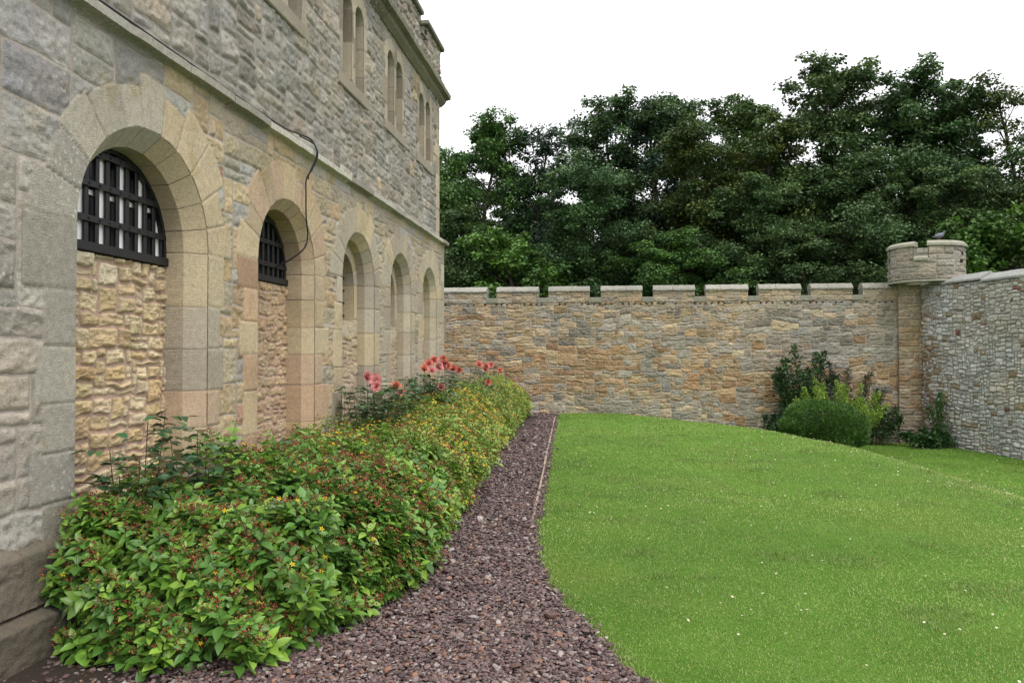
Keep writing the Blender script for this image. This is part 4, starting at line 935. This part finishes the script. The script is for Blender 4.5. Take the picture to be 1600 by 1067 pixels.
def rose(x, y, h, wd, nst, label, blooms, seed, dens=1.0, pal=None, lsize=.068):
    rg = np.random.RandomState(seed); root = empty('rose_bush', (x, y, 0), label, 'rose bush', 'rose bushes along the foot of the building')
    sm = MB(); Vl = []; Fl = []; Cl = []; b = 0
    pal = np.array(pal or [(.038,.105,.042), (.05,.125,.048), (.03,.08,.036), (.07,.15,.045), (.08,.08,.035)])
    O = []; Dn = []
    for i in range(nst):
        tx, ty = rg.normal(size=2)*wd*.5; hh = h*(rg.uniform(.80, 1.06) if nst > 10 else rg.uniform(.7, 1.0)) if i else h
        P = smooth_path([(x+tx*.15, y+ty*.15, 0), (x+tx*.45, y+ty*.45, hh*.4), (x+tx*.8, y+ty*.8, hh*.75), (x+tx, y+ty, hh)], 5); P[:, 0] = np.maximum(P[:, 0], .05)
        sm.tube(P, np.linspace(.006, .0022, len(P)), 5)
        for t in np.arange(.28, .99, .075/dens):
            q = t*(len(P)-1); k = int(q); p = P[k] + (P[min(k+1, len(P)-1)]-P[k])*(q-k); a = rg.uniform(0, 6.28); O.append(p); Dn.append((math.cos(a), math.sin(a), rg.uniform(.1, .7)))
    O = np.array(O); D = norm(np.array(Dn)); n = len(O); up = np.array([0, 0, 1.0]); ln = rg.uniform(.08, .13, n)
    sd = norm(np.cross(D, up)); 
    for (t, sg, sc) in ((.38, -1, .8), (.38, 1, .8), (.72, -1, .95), (.72, 1, .95), (1.0, 0, 1.1)):
        o = O + D*(ln*t)[:, None] - up*(.02*t*t); ly = norm(sd*sg*1.1 + D*(.35 if sg else 1) + up*(-.15) + rg.normal(size=(n, 3))*.12)
        lz = norm(up + rg.normal(size=(n, 3))*.28); lx = norm(np.cross(ly, lz)); lz = np.cross(lx, ly); L = lsize*sc*rg.uniform(.8, 1.2, n)
        V, F = scatter(RT, RF, np.stack([lx, ly, lz], 2)*L[:, None, None], o); Vl.append(V); Fl.append(F+b); b += len(V); Cl.append(np.repeat(pal[rg.randint(len(pal), size=n)]*rg.uniform(.8, 1.25, (n, 1)), len(RT), 0))
    mesh_obj('leaves', np.concatenate(Vl), np.concatenate(Fl), M_rleaf, root, True, col=np.concatenate(Cl))
    for (bx, by, bz, sz, cc) in blooms:
        V, F, C = petal_bloom(rg, sz*1.3, cc); dr = norm(np.array([[.45, -.75, .55]]) + rg.normal(size=(1, 3))*.25); Fm = frames(dr, np.array([rg.uniform(0, 6)]))[0]; M = np.stack([Fm[:, 0], -Fm[:, 2], Fm[:, 1]], 1)
        V = V @ M.T + np.array([bx, by, bz]); mesh_obj('bloom', V, F, M_petal, root, True, col=C)
        sm.tube(smooth_path([(x + (bx-x)*.4, y + (by-y)*.4, bz*.55), (bx - (bx-x)*.2, by - (by-y)*.2, bz*.85), (bx, by, bz)], 4), .0028, 5)
    sm.build('stems', M_stem, root, True)
    return root
rose(.30, 4.30, 1.26, .24, 6, 'tall thin rose shoots with sparse dark leaves before the rubble of the first arch', [], 11, 1.1, lsize=.075)
rose(.40, 4.80, 1.12, .30, 7, 'broad dark leaved rose without flowers at the right jamb of the first arch', [], 12, 1.3, lsize=.085)
rose(.30, 6.25, .98, .30, 4, 'low sparse rose shoots in front of the pier between the first two arches', [], 18, .7)
rose(.38, 8.55, 1.22, .45, 22, 'rose bush with large pink blooms before the third arch, nearest of the flowering roses',
     [(.42, 8.33, 1.36, .050, PINKR), (.46, 8.52, 1.30, .062, PINKR), (.50, 8.42, 1.25, .050, PINKR), (.42, 8.62, 1.33, .055, CORAL), (.60, 8.85, 1.23, .052, SALM), (.62, 8.97, 1.18, .045, CORAL), (.40, 8.72, 1.30, .04, CORAL)], 13, 1.2)
rose(.32, 9.7, 1.26, .42, 16, 'dark leaved rose without blooms between the third and fourth arches', [], 14, 1.1)
rose(.30, 10.8, 1.15, .5, 16, 'bushy dark rose without blooms under the fourth arch, one pale green shoot above it', [], 19, 1.1)
rose(.42, 11.75, 1.26, .55, 26, 'rose bush crowded with coral and pink blooms between the fourth and fifth arches',
     [(.38, 11.15, 1.40, .05, SALM), (.40, 11.35, 1.47, .055, CORAL), (.45, 11.45, 1.53, .05, CORAL), (.50, 11.55, 1.42, .062, PINKR), (.55, 11.7, 1.47, .055, CORAL), (.5, 11.85, 1.53, .05, SALM), (.55, 12.0, 1.43, .052, SALM), (.62, 12.1, 1.38, .05, CORAL), (.68, 12.25, 1.36, .05, SALM), (.46, 11.3, 1.37, .05, PINKR), (.55, 11.5, 1.12, .05, PINKR)], 15, 1.2)
rose(.40, 13.3, 1.22, .55, 20, 'dark leaved rose by the end corner of the building, single coral bloom low down', [(.92, 13.7, 1.12, .05, SALM)], 16, 1.1)
rose(.55, 15.2, 1.25, .5, 18, 'farthest rose bush, past the end corner of the building, with a few deep pink blooms',
     [(.55, 14.9, 1.42, .06, CORAL), (.66, 15.1, 1.38, .055, CORAL), (.72, 15.3, 1.40, .05, CORAL), (.62, 15.2, 1.33, .05, CORAL), (.86, 15.6, 1.30, .045, SALM)], 17, 1.1)

# ------------------------------------------------------------------ shrubs by the far wall
def blob_leaves(rg, n, c, r, sh=2.2, under=.75, shell=.12):
    d = norm(rg.normal(size=(n, 3))); k = 1/((np.abs(d)**sh).sum(1)**(1/sh)); p = d*k[:, None]; p[:, 2] = np.where(p[:, 2] < 0, p[:, 2]*under, p[:, 2])
    return np.array(c) + p*np.array(r)*(1-np.abs(rg.normal(size=n))*shell)[:, None], d
def leafy(name, parent, P, D, L, wd, pal, rg, mat, jit=.5, far=True):
    n = len(P); ly = norm(D + rg.normal(size=(n, 3))*jit); lz = norm(rg.normal(size=(n, 3)) + np.array([0, 0, .8])); lx = norm(np.cross(ly, lz)); lz = np.cross(lx, ly)
    tv, tf = leaf_tmpl(wd, .15, .15, far); V, F = scatter(tv, tf, np.stack([lx, ly, lz], 2)*(L*rg.uniform(.7, 1.25, n))[:, None, None], P)
    c = np.array(pal)[rg.randint(len(pal), size=n)]*rg.uniform(.75, 1.25, (n, 1)); return mesh_obj(name, V, F, mat, parent, True, col=np.repeat(c, len(tv), 0))
rg = np.random.RandomState(90)
YX, YY = 8.0, 18.9; YZ = float(gz(np.array([YX]), np.array([YY]))[0])
r0 = empty('clipped_yew', (YX, YY, YZ), 'rounded clipped dark green yew dome in front of the far wall', 'bush')
P, D = blob_leaves(rg, 52000, (YX, YY, YZ+.58), (.92, .82, .64), 2.3, .9, .07)
b_ = 1 + .16*(fbm(P[:,0]*3+P[:,1], P[:,2]*3, 4, 3)-.5)*2 + .05*(fbm(P[:,0]*9+P[:,1]*7, P[:,2]*9, 6, 2)-.5)*2; P = np.array([YX, YY, YZ+.58]) + (P-np.array([YX, YY, YZ+.58]))*b_[:, None]
leafy('foliage', r0, P, norm(D+np.array([0,0,.5])), .05, .3, [(.055,.14,.026), (.085,.185,.032), (.042,.105,.022), (.13,.25,.04)], rg, M_hleaf, .45)
v, f = subdiv(*subdiv(*ico())); mesh_obj('shade_core', v*np.array([.80, .7, .50])+np.array([YX, YY, YZ+.58]), f, simple('core_shade', (.012, .016, .007), .9), r0, True)  # solid core coloured near black for the shade inside the dome
m = MB(); m.tube([(YX, YY, YZ-.1), (YX, YY, YZ+.5)], [.07, .05], 8); m.build('trunk', M_stem, r0, True)
def bushy(name, x, y, label, cat, h, rx, n, L, wd, pal, seed, nst=14, spray=.35, mat=None, lo=.15, group=None):
    rg = np.random.RandomState(seed); z0 = float(gz(np.array([x]), np.array([y]))[0]); root = empty(name, (x, y, z0), label, cat, group); sm = MB(); O = []; Dn = []
    for i in range(nst):
        a = rg.uniform(0, 6.28); q = rg.rand()**.6; tx, ty = rx*q*math.cos(a), rx*.7*q*math.sin(a); hh = h*(1-.35*q*q)*rg.uniform(.7, 1.05)
        P = smooth_path([(x+tx*.1, y+ty*.1, z0-.02), (x+tx*.5, y+ty*.5, z0+hh*.4), (x+tx*.85, y+ty*.85, z0+hh*.75), (x+tx*1.05, y+ty*1.05, z0+hh)], 5); P[:, 1] = np.minimum(P[:, 1], FY-.08)
        sm.tube(P, np.linspace(.012, .003, len(P)), 5); m_ = n//nst; t = rg.uniform(lo, 1, m_); idx = t*(len(P)-1); k = idx.astype(int).clip(0, len(P)-2); pp = P[k] + (P[k+1]-P[k])*(idx-k)[:, None]
        dd = norm(rg.normal(size=(m_, 3)) + np.array([0, 0, .5])); O.append(pp + dd*rg.uniform(0, spray, (m_, 1))*(1.15-t)[:, None]); Dn.append(dd)
    O = np.concatenate(O); O[:, 1] = np.minimum(O[:, 1], FY-.06); sm.build('stems', M_stem, root, True)
    leafy('foliage', root, O, np.concatenate(Dn), L, wd, pal, rg, mat or M_hleaf, .4); return root
bushy('laurel_shrub', 8.08, 20.95, 'tall dark green upright shrub behind the clipped yew, against the far wall', 'shrub', 2.5, .85, 5200, .10, .45, [(.02,.065,.022), (.03,.085,.028), (.016,.05,.02), (.06,.14,.03)], 21, 16, .38)
bushy('grey_green_shrub', 9.05, 20.9, 'dull grey green fine leaved shrub behind the yew, right of the tall dark one', 'shrub', 2.15, .95, 9000, .06, .4, [(.045,.065,.035), (.06,.08,.045), (.035,.055,.03)], 22, 18, .42)
bushy('ivy_shrub', 9.75, 20.8, 'dark green mounded shrub at the right side of the yew', 'shrub', 1.35, .6, 2700, .08, .5, [(.02,.06,.02), (.03,.08,.022), (.05,.11,.025)], 23, 12, .35)
bushy('privet_bush', 8.4, 19.35, 'loose yellow green bush with arching sprays spilling over the top of the yew', 'bush', 1.72, 1.15, 8500, .055, .42, [(.20,.33,.035), (.26,.40,.045), (.14,.25,.03)], 24, 46, .24, lo=.5)
bushy('laurel_shrub', 7.35, 20.9, 'small dark shrub at the left side of the yew, lowest against the far wall', 'shrub', 1.0, .5, 1800, .09, .5, [(.02,.06,.02), (.03,.075,.025)], 25, 8, .3)
bushy('sapling', 11.2, 20.4, 'thin leafy sapling climbing the grey wall just right of the pilaster', 'sapling', 1.45, .32, 600, .09, .5, [(.04,.11,.025), (.06,.14,.03)], 26, 5, .22)
bushy('ivy_plant', 10.9, 20.3, 'low dark leafy plant at the foot of the wall corner', 'plant', .42, .75, 2200, .085, .7, [(.025,.07,.02), (.04,.10,.025), (.055,.12,.03)], 27, 14, .22)

# pigeon on the turret
m = MB(); px, py, pz = 11.28, 20.68, 4.49
Pb = np.array([(-.17,0,.075), (-.12,0,.085), (-.07,0,.10), (0,0,.115), (.06,0,.13), (.095,0,.165), (.11,0,.195), (.125,0,.215), (.145,0,.213)]); rb = np.array([.008,.022,.045,.062,.058,.036,.026,.028,.012])
m.tube(Pb + np.array([px, py, pz]), rb, 12); cs = [S(92, 94, 106)*(.8 if i < 2 else (1.4 if i < 5 else .8)) for i in range(len(Pb)) for _ in range(12)]
m.tube(np.array([(.145,0,.212), (.168,0,.203)]) + np.array([px, py, pz]), [.006, .002], 6); cs += [S(60, 56, 54)]*12
for s_ in (-.018, .018): m.tube(np.array([(.01,s_,.07), (.012,s_,.0), (.035,s_,-.0)]) + np.array([px, py, pz]), [.006, .004, .004], 5); cs += [S(170, 80, 70)]*15
o = m.build('pigeon', leafmat('feathers', .7, 0), None, True, col=np.array(cs)); tag(o, 'grey pigeon perched on top of the corner turret', 'pigeon')

# ------------------------------------------------------------------ trees beyond the wall
M_tleaf = leafmat('tree_leaf', .45, .22, .012, spec=.4); M_bark = simple('bark', (.055, .045, .035), .9, .4, 8, .8)
def tree_proto(name, seed, H, rmax, nclump, nleaf, L, pal, prof=1.0, droop=0.1, low=.06, x=0, y=0, z=-.9):
    rg = np.random.RandomState(seed); root = empty(name, (x, y, z)); tr = MB(); base = np.array([x, y, z])
    tp = smooth_path([(0, 0, -.2), (rg.normal()*.2, rg.normal()*.2, H*.3), (rg.normal()*.35, rg.normal()*.35, H*.62), (rg.normal()*.3, rg.normal()*.3, H*.93)], 6); rad = np.linspace(.22, .02, len(tp)); tr.tube(tp+base, rad, 8)
    C = []; CR = []
    def R_at(t): return rmax*np.interp(t, [0, .15, .35, .6, .8, .93, 1], [.8, .95, 1.0, .93, .76, .46, .16])*prof
    nl = 44
    for i in range(nl):
        t0 = low + (.97-low)*(i/nl)**.9; p0 = tp[min(int(t0*(len(tp)-1)), len(tp)-1)]; a = i*2.4+rg.uniform(-.5, .5); Rr = R_at(t0)*rg.uniform(.6, 1.18)
        e = p0 + np.array([math.cos(a)*Rr, math.sin(a)*Rr, H*.06 + Rr*rg.uniform(.0, .35) - droop*Rr]); e[2] = min(e[2], H*1.0)
        mid = (p0+e)/2 + np.array([0, 0, Rr*.12]); br = smooth_path([p0, mid, e], 3); tr.tube(br+base, np.linspace(max(.02, .075*(1-t0)+.015), .008, len(br)), 5)
        m_ = max(3, int(nclump/nl))
        for q in range(m_):
            u = rg.uniform(.3, 1.08); c = p0 + (e-p0)*u + rg.normal(size=3)*np.array([.42, .42, .3])*(.4+.5*Rr/2.5); C.append(c); CR.append(rg.uniform(.26, .62)*(1.0 if t0 < .8 else .7))
            if q % 2 == 0: tr.tube(np.array([p0+(e-p0)*u*.75, c])+base, [.014, .005], 4)
    for q in range(11):                                    # leader shoots break the outline
        c = tp[-1] + np.array([rg.normal()*.6, rg.normal()*.6, rg.uniform(-.4, H*.05)]); C.append(c); CR.append(rg.uniform(.15, .34)); tr.tube(np.array([tp[-2], c])+base, [.015, .004], 4)
    C = np.array(C); CR = np.array(CR); n = len(C)*nleaf; ci = np.repeat(np.arange(len(C)), nleaf)
    d = norm(rg.normal(size=(n, 3))); rr = rg.rand(n)**.45; P = C[ci] + d*(rr*CR[ci])[:, None]*np.array([1.15, 1.15, .66]); P[:, 2] += .12*CR[ci]*(1-rr)
    ly = norm(d*np.array([1, 1, .2]) + rg.normal(size=(n, 3))*.45 - np.array([0, 0, .25])); lz = norm(np.array([0, 0, 1.0]) + d*.5 + rg.normal(size=(n, 3))*.4); lx = norm(np.cross(ly, lz)); lz = np.cross(lx, ly)
    tv = np.array([(0,0,0), (-.40,.45,.06), (0,1,-.08), (.40,.45,.06)]); V, F = scatter(tv, np.array([(0,3,2,1)]), np.stack([lx, ly, lz], 2)*(L*rg.uniform(.7, 1.3, n))[:, None, None], P+base)
    pal = np.array(pal); cc = pal[rg.randint(len(pal), size=len(C))]*rg.uniform(.8, 1.2, (len(C), 1)); c = cc[ci]*rg.uniform(.8, 1.2, (n, 1))
    tr.build('trunk', M_bark, root, True); mesh_obj('crown', V, F, M_tleaf, root, False, col=np.repeat(c, 4, 0)); return root
PD = [(.072,.136,.042), (.054,.108,.036), (.092,.160,.046), (.064,.122,.042)]; PM = [(.075,.155,.032), (.095,.18,.036), (.062,.13,.032), (.085,.16,.038)]
PL = [(.08,.17,.028), (.10,.20,.033), (.065,.14,.028)]; PO = [(.085,.13,.028), (.11,.14,.032), (.065,.11,.028), (.05,.095,.028)]; PB_ = [(.036,.072,.044), (.045,.085,.048), (.03,.062,.04)]
def copy_tree(o, parent=None):
    c = o.copy(); COL.objects.link(c); c.parent = parent
    for ch in list(o.children): copy_tree(ch, c)
    return c
protos = dict(dark=tree_proto('sycamore_tree', 1, 13, 2.75, 570, 118, .12, PD), mid=tree_proto('sycamore_tree', 2, 13, 2.7, 570, 118, .12, PM),
              olive=tree_proto('maple_tree', 3, 13, 2.6, 480, 105, .12, PO), blue=tree_proto('ash_tree', 4, 13, 2.1, 240, 58, .13, PB_, .9),
              light=tree_proto('sycamore_tree', 5, 8, 2.4, 230, 78, .17, PL), thin=tree_proto('beech_tree', 6, 13, 2.6, 230, 60, .12, PO, .95, -.3))
G = 'trees standing beyond the far wall'
#   kind, x, y, top z, rot, label
TREES = [
 ('mid', -3.7, 31.5, 10.8, .3, 'mid green tree directly beside the end of the building, leftmost beyond the wall'),
 ('mid', -1.6, 32.0, 12.1, 1.7, 'rounded bright green tree, second from the building, lower than its neighbours'),
 ('blue', .5, 31.5, 11.7, .6, 'thin bluish dark tree with bare twigs sticking out of its top'),
 ('dark', 2.7, 32.0, 13.2, 2.6, 'tall dark tree whose pointed top rises first from the left'),
 ('blue', 4.5, 31.5, 12.9, 3.3, 'narrow dark blue green spire of a tree left of the middle'),
 ('dark', 6.5, 32.0, 13.0, 4.3, 'tall dark tree behind the middle merlons of the far wall'),
 ('mid', 8.8, 32.0, 12.9, 5.2, 'broad tree with lighter green top left of the tallest one'),
 ('dark', 10.9, 31.3, 13.7, .9, 'tallest tree, its narrow top standing above all the others'),
 ('dark', 13.9, 31.0, 13.4, 2.0, 'large wide dark tree with a rounded top behind the turret'),
 ('dark', 16.1, 30.5, 12.2, 3.6, 'dark tree sloping down to the right of the large rounded one'),
 ('thin', 17.6, 30.6, 12.3, 1.1, 'thin yellowish tree with feathery outstretched branches near the right edge'),
 ('mid', 19.6, 29.0, 10.6, 4.9, 'leafy green tree at the right edge of the view'),
 ('olive', 5.8, 28.6, 10.6, 2.2, 'olive tinged tree with yellowing leaves in front of the middle of the wood'),
 ('olive', 9.0, 28.9, 11.0, 3.9, 'brownish olive tree in front of the broad light topped one'),
 ('dark', 2.4, 28.4, 9.0, 5.5, 'lower dark tree at the front of the wood, above the second merlon'),
 ('dark', 7.6, 27.6, 8.2, 1.4, 'low dark tree close behind the wall, left of the clipped yew'),
 ('dark', 11.3, 27.8, 9.2, 2.8, 'low dense dark tree close behind the wall and the turret'),
 ('dark', 14.4, 28.0, 8.4, .2, 'dark low tree close behind the right wall'),
 ('light', -.9, 26.2, 6.6, 0, 'low bright green sapling tree just above the first merlons'),
 ('light', 14.6, 25.2, 6.4, 2.0, 'low bright green tree above the right wall, just right of the turret'),
 ('light', 16.9, 25.5, 7.6, 4.0, 'bright green bushy tree above the right wall at the right edge of the view'),
 ('mid', 4.6, 26.6, 6.2, 3.0, 'small green tree whose leaves show through the gap of the fourth merlon'),
 ('dark', -2.8, 27.2, 7.4, 3.1, 'dark low tree beside the building end, just above the wall'),
 ('dark', 9.6, 26.2, 6.4, 4.1, 'small dark leafy tree just above the wall behind the yew'),
]
BACK = [(x, 37.5 + (i % 3)*1.3, (9.5, 11.2, 10.4)[i % 3], i) for i, x in enumerate(np.arange(-7.5, 26, 2.7))]
seen = set()
base_z = -.9
for kind, x, y, top, rot, lab in TREES:
    p_ = protos[kind]; o = p_ if kind not in seen else copy_tree(p_); seen.add(kind)
    H = 8.6 if kind == 'light' else 13.5; s_ = (top - base_z)/H
    o.location = (x, y, base_z); o.scale = (max(s_, .78),)*2 + (s_,); o.rotation_euler = (0, 0, rot); tag(o, lab, 'tree', G)
for x, y, top, i in BACK:
    o = copy_tree(protos['dark' if i % 2 else 'mid']); s_ = (top - base_z)/13.5; o.location = (x, y, base_z); o.scale = (1.05, 1.05, s_); o.rotation_euler = (0, 0, i*1.9)
    tag(o, 'tree deep in the wood, seen only through gaps between the front trees', 'tree', 'trees at the back of the wood')
